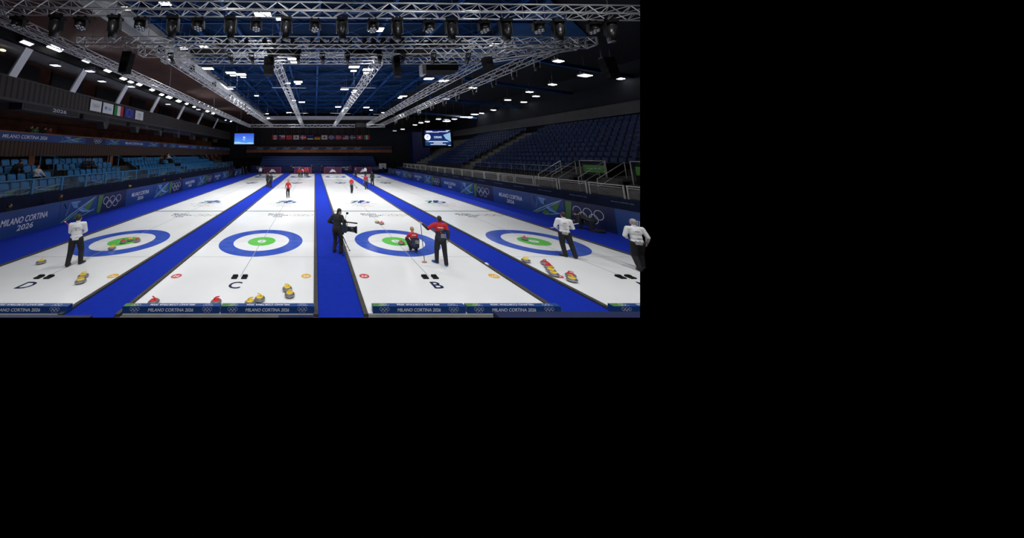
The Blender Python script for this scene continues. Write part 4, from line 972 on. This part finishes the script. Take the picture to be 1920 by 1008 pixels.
def person(label, loc, rz, H=1.76, hip=(0, 0, None), lean=0, side=0, head=(0, 0), rh=None, lh=None, rf=(.11, .02), lf=(-.11, -.02), rp=None, lp=None, kp=None,
           jacket=None, jpick=None, trousers=None, tpick=None, shoes=None, hair=None, hairstyle='short', fine=True, gender='m', curl=(.5, .5), footrot=(0, 0), heel=(0, 0), extra=None, palm=None, bulk=0):
    """local frame: feet on z=0, faces +y, right hand at +x. Measures for a 1.75 m body, scaled by H"""
    S = H/1.75; t = thing('person', label, 'person', loc, rz); t.scale = (S, S, S)
    wd_ = 1.0 if gender == 'm' else .9
    hz = hip[2] if hip[2] is not None else .925
    hp = V(hip[0], hip[1], hz)
    R = Matrix.Rotation(math.radians(-lean), 3, 'X')@Matrix.Rotation(math.radians(side), 3, 'Y')
    up = lambda x, y, z: hp+R@V(x, y, z)
    sh = {1: up(.185*wd_, 0, .475), -1: up(-.185*wd_, 0, .475)}
    Rh = R@Matrix.Rotation(math.radians(-head[0]), 3, 'Z')@Matrix.Rotation(math.radians(-head[1]), 3, 'X')
    neck = up(0, .0, .545); hc = neck+Rh@V(0, .025, .135)
    fine_ = fine
    vb = .0075 if fine_ else .022; vc = .011 if fine_ else .025
    body = MB(); jk = MB(); tr = MB()
    def torso(m, g):
        m.ell(up(0, 0, .03), (.155*wd_+g, .11+g, .13+g), R); m.ell(up(0, 0, .18), ((.135 if gender == 'm' else .12)+g, .10+g, .15+g), R); m.ell(up(0, .005, .36), (.16*wd_+g, .115+g, .17+g), R)
        m.cap(up(-.135*wd_, 0, .465), up(.135*wd_, 0, .465), .062+g, .062+g)
    torso(body, 0); torso(jk, .024+bulk); jk.cap(up(0, 0, .08), up(0, 0, -.02), .15*wd_, .158*wd_, n=14) if False else None
    jk.ell(up(0, 0, -.02), (.175*wd_, .135, .10), R); jk.cap(up(0, 0, .50), up(0, .0, .575), .075, .062)
    body.cap(up(0, -.005, .48), neck+Rh@V(0, .0, .07), .058, .052)
    # head
    body.ell(hc+Rh@V(0, -.01, .02), (.074, .092, .098), Rh, n=16, k=10); body.ell(hc+Rh@V(0, .022, -.045), (.056, .062, .068), Rh)
    body.cap(hc+Rh@V(0, .082, .012), hc+Rh@V(0, .102, -.022), .009, .015, n=8)
    for s in (-1, 1):
        body.ell(hc+Rh@V(s*.076, -.01, -.005), (.010, .020, .032), Rh, n=8, k=5); body.ell(hc+Rh@V(s*.03, .072, .012), (.016, .014, .012), Rh, n=8, k=5)
    body.ell(hc+Rh@V(0, .078, -.052), (.024, .012, .010), Rh, n=8, k=5)
    # arms
    hands = {}
    for s, tgt, pl, cu in ((1, rh, rp, curl[0]), (-1, lh, lp, curl[1])):
        a = sh[s]; tg = V(*tgt) if tgt else a+V(s*.09, .06, -.53); e, w = ik(a, tg, .285, .255, V(*pl) if pl else V(s*.5, -1, -.2))
        body.cap(a, e, .050*wd_, .040*wd_); body.cap(e, w, .040*wd_, .027); jk.cap(a, e, .074*wd_+bulk*.6, .059*wd_+bulk*.6); jk.cap(e, w-(w-e).normalized()*.015, .059*wd_+bulk*.6, .042)
        d = (w-e).normalized(); pn = V(-s, .2, 0) if palm is None else V(*palm[0 if s == 1 else 1])
        if fine_: hand(body, w, d, pn, -s if False else s, cu)
        else: body.ell(w+d*.08, (.038, .03, .085), d.to_track_quat('Z', 'Y').to_matrix(), n=8, k=5)
        hands[s] = w+d*.085
    # legs
    for i, (s, ft) in enumerate(((1, rf), (-1, lf))):
        a = hp+R@V(s*.088, 0, -.03) if abs(lean) < 30 else hp+V(s*.088, 0, -.02)
        hl = heel[i]; fr = math.radians(footrot[i]); fd = V(math.sin(fr), math.cos(fr), 0)
        an = V(ft[0], ft[1], (ft[2] if len(ft) > 2 else 0)+.095+hl); k, an = ik(a, an, .425, .415, V(*(kp[i] if kp else (s*.12, 1, 0))))
        body.cap(a, k, .078, .055); body.cap(k, an, .055, .038); gk = .92 if gender == 'f' else 1.08; tr.cap(a, k, .108*gk, .082*gk); tr.cap(k, an, .082*gk, .066*gk); tr.cap(an+V(0, 0, .02), an-(an-k).normalized()*-.02, .068*gk, .068*gk)
        toe = an+fd*.165+V(0, 0, -.055-hl*.95)
        body.cap(an, toe-fd*.03, .036, .025)
        f = MB(); f.cap(an-fd*.035+V(0, 0, -.045), an+fd*.06+V(0, 0, -.04-hl*.5), .046, .044); f.cap(an+fd*.05+V(0, 0, -.045-hl*.5), toe, .046, .036); f.cap(an+V(0, 0, -.045), an+V(0, 0, .01), .048, .046)
        f.cap(an-fd*.045+V(0, 0, -.078), toe+V(0, 0, -.022), .018, .016)
        remesh(f, vc, 'shoe', shoes or M_shoeb, t)
    tr.ell(hp+V(0, 0, -.02), (.172*wd_, .132, .13)); 
    eye = [hc+Rh@V(s*.03, .088, .012) for s in (-1, 1)]; lp_ = hc+Rh@V(0, .088, -.052)
    remesh(body, vb, 'body', [M_skin, M_eye, M_lip], t, (lambda c: 1 if min((c-e).length for e in eye) < .012 else (2 if (c-lp_).length < .02 else 0)) if fine_ else None)
    Ri = R.inverted()
    jm = jacket if isinstance(jacket, (list, tuple)) else [jacket or M_jblack]
    o = remesh(jk, vc, 'jacket', jm, t, (lambda c: jpick(Ri@(c-hp), c)) if jpick else None, 2)
    remesh(tr, vc, 'trousers', trousers or M_tblack, t, None, 2)
    if hairstyle != 'bald':
        h = MB(); h.ell(hc+Rh@V(0, -.026, .036), (.086, .098, .094), Rh, n=16, k=9)
        if hairstyle == 'short': h.ell(hc+Rh@V(0, -.055, -.02), (.070, .055, .075), Rh)
        if hairstyle == 'long': h.cap(hc+Rh@V(0, -.055, .02), up(0, -.10, .36), .085, .065)
        if hairstyle == 'bun': h.ell(hc+Rh@V(0, -.055, -.02), (.072, .058, .07), Rh); h.ell(hc+Rh@V(0, -.12, .03), (.042, .042, .042), Rh)
        if hairstyle == 'cap': h.cap(hc+Rh@V(0, .06, .055), hc+Rh@V(0, .13, .045), .05, .035)
        hp_ = remesh(h, vc*.8, 'cap' if hairstyle == 'cap' else 'hair', hair or M_hbrown, t)
    t['hands'] = 0; del t['hands']
    return t, hands, S, (lambda v, T_=Matrix.Translation(Vector(loc))@RZ(rz)@Matrix.Scale(S, 4): T_@v), up
def back_print(t, up, items, R=None):
    "small raised prints on the jacket back: (kind, x, z, w, h, mat)"
    for (nm, txt, x, z, w, h, m) in items:
        b = MB(); base = up(x, -.146, z); q = up(x, -.146, z+.1)-base; q.normalize(); px = (up(x+.1, -.146, z)-base).normalized(); nrm = px.cross(q)
        M = Matrix(((px.x, q.x, nrm.x, base.x), (px.y, q.y, nrm.y, base.y), (px.z, q.z, nrm.z, base.z), (0, 0, 0, 1)))
        if txt: b.text(txt, M@T(0, 0, .012), w, h, 0, .002)
        elif nm == 'star_print':
            rr = random.Random(3)
            for i in range(5):
                for j in range(4): b.ring(0, .011, M@T((i-2)*.034+(j % 2)*.017, (j-1.5)*.038, .012), .002, 5)
        else: b.prism([(-w/2, -h/2), (w/2, -h/2), (w/2, h/2), (-w/2, h/2)], M@T(0, 0, .010), .003)
        b.build(nm, m, t)
def broom(label, p, q, col, head=True, headcol=None, end=None):
    "p = brush end, q = handle end (world)"
    p = Vector(p); q = Vector(q); t = thing('curling_broom', label, 'broom', p); d = (q-p)
    MB().tube((0, 0, 0), d, .0135, n=10).build('handle', col, t)
    if head:
        b = MB(); b.ell((0, 0, 0), (.10, .045, .028)); b.build('brush_head', headcol or M_white, t)
    if end: MB().cap(d*.985, d, .02, .02, n=10).build('handle_tip', end, t)
    return t
def ground(x, y, z=0.0115): return P(x, y, Z=z)
two = lambda zc: (lambda c, w: 0 if c.z > zc else 1)

# coach on sheet D
g = ground(137, 497)
t, hd, S, wf, up = person('person in white jacket lettered COACH and black trousers standing on sheet D', g, .50, 1.73, rh=(.12, .26, 1.02), lh=(-.08, .28, 1.02), rp=(.7, -.4, -1), lp=(-.7, -.4, -1),
    rf=(.19, .02), lf=(-.14, -.07), footrot=(38, 12), head=(18, 6), jacket=[M_jwhite, M_jnavy], jpick=lambda c, w: 1 if (.035 < c.z < .05 and (c.x > -.02 or c.z < .042)) else 0, trousers=M_tblack, shoes=M_shoeb, hair=M_hbrown)
back_print(t, up, [('lettering', 'COACH', 0, .37, .19, .04, M_inavy), ('emblem', None, 0, .31, .03, .025, M_inavy)])
broom('magenta handled curling broom held over the shoulder of the coach on sheet D', wf(V(.02, .33, .95)), wf(V(-.34, -.12, 1.55)), mat('magenta_handle', (.45, .02, .12), rough=.4), True, None, M_white)
# standing player, sheet B
g = ground(829, 496)
def usa(c, w): return 0 if (c.z > .30+.05*math.sin(c.x*9) and abs(w.x) < .42) else 1
t, hd, S, wf, up = person('person in red and navy jacket resting an outstretched arm on a broom on sheet B', g, -.30, 1.68, rh=(.27, .06, .90), lh=(-.60, .12, 1.36), rp=(.5, -1, 0), lp=(-.2, -.6, -1), palm=((-1, .3, 0), (.2, .2, -1)), curl=(.4, .9),
    rf=(.13, -.09), lf=(-.16, .10), footrot=(5, -62), head=(5, 0), side=0, jacket=[M_jred, M_jnavy], jpick=usa, trousers=M_tblack, shoes=M_shoeblue, hair=M_hbrown, bulk=.015)
back_print(t, up, [('small_print', None, .0, .25, .04, .025, M_ired), ('name_print', None, .0, .41, .19, .028, M_star), ('flag_print', None, .02, .33, .10, .05, M_jgrey), ('star_print', None, .075, .13, .1, .1, M_star)])
hw = wf(hd[-1]); b0 = ground(796, 491, .03)
broom('blue handled curling broom standing upright under the hand of the player on sheet B', (b0.x, b0.y, .04), hw+V(0, 0, .03), mat('blue_handle', (.02, .10, .28), rough=.4), True, mat('brush_tan', (.45, .25, .15)))
# crouching player, sheet B
g = ground(776, 472)
t, hd, S, wf, up = person('person with blond hair in red and navy jacket crouching beside the stone on sheet B', g, -.05, 1.58, hip=(.02, -.14, .30), lean=30, rh=(.10, .46, .44), lh=(-.20, .42, .42), rf=(.11, -.02), lf=(-.13, .02), kp=((.4, 1, .3), (-.5, 1, .3)), rp=(.6, -.6, -.6), lp=(-.6, -.6, -.6),
    heel=(.05, .05), head=(8, -18), jacket=[M_jred, M_jnavy], jpick=lambda c, w: 0 if c.z > .30 else 1, trousers=M_tblack, shoes=M_shoeb, hair=M_hblond, hairstyle='bun', gender='f')
back_print(t, up, [('name_print', None, .0, .40, .17, .026, M_star), ('flag_print', None, .0, .32, .10, .05, M_jgrey), ('star_print', None, .07, .12, .1, .1, M_star)])
# white jacket, sheet A
def wj(c, w): return 1 if c.z < .06+.02*math.sin(c.x*60) and int(c.z*90+c.x*20) % 2 == 0 else 0
g = ground(1064, 482)
t, hd, S, wf, up = person('person in white jacket and black trousers standing on the rings of sheet A', g, -.55, 1.68, rh=(.14, .25, 1.06), lh=(-.16, .22, 1.00), rp=(.9, -.5, -1), lp=(-.9, -.5, -1),
    rf=(.24, -.01), lf=(-.05, .02), footrot=(0, -60), head=(-22, 4), side=3, jacket=[M_jwhite, M_jblack], jpick=wj, trousers=M_tblack, shoes=M_shoeb, hair=M_hbrown)
back_print(t, up, [('name_print', None, .0, .40, .10, .022, M_iline), ('country_print', None, .02, .17, .12, .02, M_iline), ('chest_print', None, 0, .28, .10, .1, mat('print_light_grey', (.5, .5, .52)))])
broom('silver curling broom held level through the arms of the player on sheet A', wf(V(-.42, .22, .99)), wf(V(.52, .30, 1.28)), mat('silver_handle', (.6, .58, .56), rough=.4), True, mat('brush_dark', (.10, .02, .03)))
# white jacket at the right photo edge
g = ground(1203, 507)
t, hd, S, wf, up = person('person with grey hair in white jacket at the right photo edge on sheet A', g, -.45, 1.68, rh=(.30, .12, .92), lh=(-.15, .22, 1.02), lp=(-.9, -.6, -1), rf=(.12, .18), lf=(-.08, -.12), side=0, lean=3, footrot=(0, -5),
    head=(-18, 2), jacket=[M_jwhite, M_jblack], jpick=wj, trousers=M_tblack, shoes=M_shoeb, hair=M_hgrey)
back_print(t, up, [('name_print', None, .0, .40, .12, .022, M_iline), ('country_print', None, .02, .17, .14, .02, M_iline)])
# cameraman in the aisle
g = ground(632, 474, .004)
t, hd, S, wf, up = person('person in black clothes operating a video camera between sheets C and B', g, -.5, 1.73, rh=(.28, .26, 1.20), lh=(-.17, .14, 1.08), rp=(.6, -.4, -1), lp=(-1, -.8, -.2), lean=10, bulk=.02, head=(48, 22), rf=(.14, .02), lf=(-.13, .02),
    jacket=M_jblack, trousers=M_tblack, shoes=M_shoeb, hair=M_hblack, curl=(.8, 1.0), palm=((-.3, .3, -1), (0, .3, -1)))
cp = P(641, 428, Y=g.y+.05)
ang = -.25
t = thing('video_camera', 'dark broadcast video camera on the tripod beside the cameraman in black', 'camera', cp, ang); t.scale = (1.2, 1.35, 1.5)
b = MB(); b.box((-.22, -.07, -.09), (.16, .07, .09)); b.box((-.30, -.06, -.08), (-.22, .06, .06)); b.box((.16, -.055, -.06), (.22, .055, .06)); b.build('body', mat('camera_blue_black', (.02, .035, .05), rough=.4), t)
MB().cap((.22, 0, 0), (.44, 0, -.01), .062, .075, n=16, flat=True).build('lens', M_blackg, t); MB().cap((.44, 0, -.01), (.50, 0, -.01), .085, .095, n=16, flat=True).build('lens_hood', M_black, t)
b = MB(); b.tube((-.1, 0, .09), (-.1, 0, .16), .012); b.tube((-.1, 0, .16), (.18, 0, .16), .016); b.tube((.18, 0, .16), (.18, 0, .09), .012); b.build('carry_handle', M_black, t)
b = MB(); b.cap((.1, .02, .17), (.52, .02, .15), .014, .018, n=10, flat=True); b.build('microphone', M_black, t)
b = MB(); b.box((.10, -.16, .14), (.14, -.02, .24)); b.tube((.12, -.02, .24), (.16, -.0, .38), .006); b.ell((.19, 0, .40), (.045, .02, .03)); b.build('viewfinder', M_black, t)
t = thing('tripod', 'black camera tripod standing on the blue aisle beside the cameraman', 'tripod', (cp.x, cp.y, .004)); zt = cp.z-.1
MB().box((-.08, -.06, zt-.12), (.08, .06, zt)).build('fluid_head', M_black, t); b = MB(); b.tube((-.05, 0, zt-.06), (-.36, -.1, zt-.13), .011); b.build('pan_bar', M_black, t)
for k in range(3):
    a = .5+k*2*PI/3; q = V(math.cos(a)*.36, math.sin(a)*.36, .02); b = MB(); n = V(-math.sin(a), math.cos(a), 0)*.025
    b.tube(V(0, 0, zt-.14)+n, q*.55+V(0, 0, (zt-.14)*.45)+n*.6, .012); b.tube(V(0, 0, zt-.14)-n, q*.55+V(0, 0, (zt-.14)*.45)-n*.6, .012); b.tube(q*.5+V(0, 0, (zt-.14)*.5), q, .012); b.ell(q, (.03, .03, .018)); b.build('leg', M_black, t)
b = MB()
for k in range(3): a = .5+k*2*PI/3; b.tube((0, 0, .22), (math.cos(a)*.31, math.sin(a)*.31, .16), .008)
b.build('spreader', M_black, t)
# kneeling photographer by the right boards
g = ground(1100, 431, .004)
person('person in dark grey clothes kneeling low against the right rink boards by the five rings', g, .55, 1.80, hip=(0, -.25, .46), lean=68, rh=(.12, .42, .34), lh=(-.14, .44, .32), rf=(.10, .22), lf=(-.12, -.62), kp=((.2, 1, .5), (-.2, .6, -1)), head=(0, -30),
    jacket=mat('jacket_charcoal', (.022, .024, .02), rough=.8), trousers=M_tblack, shoes=M_shoeb, hair=M_hblack, footrot=(0, 0))
# far figures on the ice and aisles: (label, foot px, facing, opts)
FAR = [
 ('person with long brown hair in red jacket and black trousers walking down sheet C', (540, 370), PI*.98, dict(jacket=M_jred, hair=M_hbrown, hairstyle='long', gender='f', rf=(.08, .12), lf=(-.07, -.1), fine=True, H=1.70, lh=(-.28, .1, .95), rh=(.27, .05, .9))),
 ('person with long blond hair in red and grey jacket walking down sheet B', (659.5, 362), PI*1.02, dict(jacket=[M_jred, M_jgrey], jpick=two(.22), hair=mat('hair_ginger', (.25, .10, .04), rough=.6), hairstyle='long', gender='f', rf=(.06, .04), lf=(-.06, -.02), fine=True, H=1.68, rh=(.1, .25, 1.2), lh=(-.1, .25, 1.2))),
 ('person in dark clothes on the left of the pair on the aisle beside sheet D', (501, 350), -.6, dict(jacket=M_jblack, H=1.82, rh=(.2, .25, 1.1))),
 ('person in dark clothes on the right of the pair on the aisle beside sheet D', (507.5, 352), .7, dict(jacket=M_jblack, H=1.80, hair=M_hblack)),
 ('person in white top and dark trousers standing alone at the far end of sheet D', (488, 330), PI, dict(jacket=M_jwhite, H=1.75)),
 ('person in red jacket, leftmost of the group at the far rings of sheet C', (561, 332), PI, dict(jacket=M_jred, H=1.72)),
 ('person in red and black bending in the middle of the far group on sheet C', (566, 333), .3, dict(jacket=[M_jred, M_jblack], jpick=two(.3), H=1.7, lean=25)),
 ('person in red jacket in the far group on sheet C, second from its right', (572, 331), PI*1.1, dict(jacket=M_jred, H=1.78)),
 ('person in bright red jacket, rightmost of the far group on sheet C', (576.5, 331.5), PI*.9, dict(jacket=M_jred, H=1.78)),
 ('person in red and navy jacket walking on the aisle edge between sheets B and A', (686.5, 355), .2, dict(jacket=[M_jred, M_jgrey], jpick=two(.25), trousers=mat('trousers_navy', (.01, .015, .05), rough=.8), rf=(.2, .05), lf=(-.08, -.1), H=1.8, hair=M_hblack)),
 ('person in black clothes standing on the aisle beside the far end of sheet A', (698.5, 348), .1, dict(jacket=M_jblack, rf=(.14, 0), lf=(-.12, .0), H=1.85)),
 ('person in white shirt and dark trousers standing at the far end of sheet A', (685, 330), PI, dict(jacket=M_jwhite, H=1.75)),
 ('person in dark purple top standing far down the aisle between sheets B and A', (667, 333), PI, dict(jacket=mat('jacket_purple', (.04, .008, .04), rough=.8), H=1.75)),
 ('person in black standing at the far end of the aisle under the cameraman', (584.5, 325), PI, dict(jacket=M_jblack, H=1.85)),
 ('person in black holding a camera at the far left corner of sheet B', (603, 325), PI, dict(jacket=M_jblack, H=1.78, lean=12)),
 ('person in dark clothes at the far end left of sheet C board', (546, 324.5), PI, dict(jacket=M_jnavy, H=1.72)),
 ('person in dark red and black standing left of the far sheet A board', (657, 325), PI, dict(jacket=mat('jacket_maroon', (.06, .01, .012), rough=.8), H=1.72)),
 ('person in dark clothes at the far left boards, leftmost of the standing group', (430, 333), .9, dict(jacket=M_jblack, H=1.78)),
 ('person in dark clothes at the far left boards, second of the standing group', (438.5, 332), .5, dict(jacket=M_jnavy, H=1.85)),
 ('person in dark clothes with camera near the far left corner, left of two', (453.5, 328), -.9, dict(jacket=M_jblack, H=1.8)),
 ('person in dark clothes near the far left corner, right of two', (461, 327.5), -.5, dict(jacket=M_jblack, H=1.7)),
 ('person seated in dark clothes under the white notice board', (719, 325), PI, dict(jacket=M_jblack, H=1.5))]
for lab, (x, y), rz, kw in FAR:
    kw = dict(kw); H = kw.pop('H', 1.75)*.93; fine = kw.pop('fine', False); g = ground(x, y, .012)
    person(lab, g, rz, H, fine=False, **kw)
b0 = ground(611.5, 356, .03)
broom('curling broom left standing at the left edge of sheet B', (b0.x, b0.y, .05), (b0.x-.05, b0.y, 1.3), M_aludark, True, M_inavy)
g = ground(533, 356, .02)
g0 = ground(540, 370, 0)
broom('pale curling broom in the hand of the red jacketed walker on sheet C', (g0.x-.62, g0.y-.1, .93), (g0.x-.26, g0.y-.1, .80), mat('pink_handle', (.5, .25, .28)), True, M_white)
g0 = ground(659.5, 362, 0)
broom('dark curling broom in the hands of the walker on sheet B', (g0.x+.5, g0.y-.1, .55), (g0.x+.05, g0.y-.24, 1.12), M_blackg, True, M_black)
# people between the boards and the left stand, and spectators
def seated(lab, x, y, z, rz, mats, H=1.72, lean=0, hair=None, coarse=True, style='short'):
    return person(lab, (x, y, z), rz, H, hip=(0, -.05, .50), lean=lean, rh=(.14, .36, .62), lh=(-.14, .36, .62), rf=(.12, .38), lf=(-.12, .38), kp=((.1, 1, .6), (-.1, 1, .6)), jacket=mats, hair=hair, fine=False, hairstyle=style)
def stander(lab, x, y, z, rz, mats, H=1.75, hair=None, style='short', lean=5):
    return person(lab, (x, y, z), rz, H, jacket=mats, hair=hair, fine=False, hairstyle=style, lean=lean)
for (xp, yp, X, Z, l, m, h, st) in ((112, 367, -15.3, None, 'person with brown hair seen over the left boards behind the printed bands', M_jblack, M_hbrown, 'short'),
    (16, 385, -15.2, None, 'person in dark clothes crouching behind the left boards at the photo edge', M_jblack, M_hblack, 'short'),
    (242, 349, -15.3, None, 'person in yellow beanie behind the left rink boards', M_jblack, M_yel, 'cap'), (306, 336, -15.3, None, 'person in dark clothes behind the left boards, right of the yellow beanie', M_jnavy, M_hblack, 'short'),
    (337, 334, -15.3, None, 'person in pale top behind the far left boards', M_jgrey, M_hbrown, 'short')):
    p = P(xp, yp, X=X); stander(l, p.x, p.y, -.02, -1.2, m, (p.z+.14), h, st, 4)
for (xp, row, l, m, ln) in ((30, 2, 'spectator in black and white jacket slumped in the nearest block of the left stand', [M_jblack, M_jwhite], 30), (73, 1, 'spectator in white and dark jacket at the end of the nearest block', M_jwhite, 0),
    (158, 2, 'spectator in dark jacket in the second block, left one', M_jblack, 15), (170, 2, 'spectator in dark jacket in the second block, right one', M_jnavy, 15),
    (315, 3, 'spectator in white top in the back row of the third block', M_jwhite, 0), (302, 2, 'spectator in dark coat left of the one in white', M_jblack, 0),
    (376, 3, 'spectator in dark clothes in the far block, leftmost', M_jblack, 0), (386, 3, 'spectator in dark clothes in the far block, second', M_jgrey, 0), (397, 2, 'spectator in red scarf and dark coat in the far block', mat('jacket_rust', (.18, .03, .02), rough=.8), 0), (404, 3, 'spectator in brown top in the far block, rightmost', M_jgrey, 0)):
    p = P(xp, 300, X=rowX[row]); ii = m
    kw = {}
    t = seated(l.replace('spectator', 'person'), rowX[row]+.02, p.y, rowT[row], -PI/2, m if not isinstance(m, list) else m[0], 1.72, ln)
p = P(268, 297, X=-19.7); stander('person in dark clothes standing by the brown pillar between stand blocks', -19.7, p.y, 2.76, -PI/2, M_jblack, 1.75)
for i, (xp, c) in enumerate(((62, mat('jacket_green', (.02, .22, .10), rough=.8)), (52, M_jblack), (78, M_jblack), (88, mat('jacket_rust', (.18, .03, .02), rough=.8)))):
    p = P(xp, 243, X=-20.3); seated(['person in green jacket leaning over the left balcony edge', 'person in dark jacket left of the green one on the balcony', 'person in dark jacket right of the green one on the balcony', 'person in rust jacket on the left balcony'][i], -20.3, p.y, 4.7, -PI/2, c, 1.7, 25)
# two small items on the boards and aisles
p = ground(917, 495, .05)
tag(MB().box((-.03, -.07, 0), (.03, .07, .03)).build('foam_clip', M_white, loc=(XS['B']+HW+.045, p.y, .0505)), 'small white block lying on the divider at the right of sheet B', 'block')
p = P(381, 0, X=16.66) if False else P(944, 335, X=16.9)
tag(MB().box((-.1, -.2, 0), (.1, .2, .5)).build('white_box', M_white, loc=(16.95, p.y, 1.46)), 'small white box behind the right stand railing', 'box')

# ------------------------------------------------------------------ the hall is modelled as far as the photograph shows it
bpy.context.view_layer.update()
camp = Vector((0, 0, CAMH)); fw = Vector((0, CP, SP)); uv = Vector((0, -SP, CP))
LIM = [Vector((1, 0, 0))-fw*((1200-CX)/F), -uv-fw*((595-CY)/F)]
KEEP = ('person', 'curling_stone', 'curling_broom', 'video_camera', 'tripod')
def top(o):
    while o.parent: o = o.parent
    return o
for o in [o for o in bpy.data.objects if o.type == 'MESH']:
    r = top(o)
    if r.name.split('.')[0] in KEEP: continue
    cs = [o.matrix_world@Vector(c) for c in o.bound_box]; gone = False
    for n in LIM:
        ds = [(c-camp).dot(n) for c in cs]
        if min(ds) > 0: gone = True; break
    if gone: bpy.data.objects.remove(o); continue
    for n in LIM:
        ds = [(c-camp).dot(n) for c in cs]
        if max(ds) > 1e-4:
            if o.data.users > 1: o.data = o.data.copy()
            Mi = o.matrix_world.inverted(); co = Mi@camp; no = (o.matrix_world.to_3x3().transposed()@n).normalized()
            bm = bmesh.new(); bm.from_mesh(o.data)
            rr = bmesh.ops.bisect_plane(bm, geom=bm.verts[:]+bm.edges[:]+bm.faces[:], plane_co=co, plane_no=no, clear_outer=True)
            if 'kind' in o.keys() and o['kind'] == 'structure':
                ed = [e for e in rr['geom_cut'] if isinstance(e, bmesh.types.BMEdge)]
                try: bmesh.ops.holes_fill(bm, edges=ed, sides=0)
                except Exception: pass
            nf = len(bm.faces); bm.to_mesh(o.data); bm.free()
            if not nf: gone = True; break
    if gone: bpy.data.objects.remove(o)
for o in [o for o in bpy.data.objects if o.type == 'EMPTY' and not o.parent]:
    if not o.children: bpy.data.objects.remove(o)
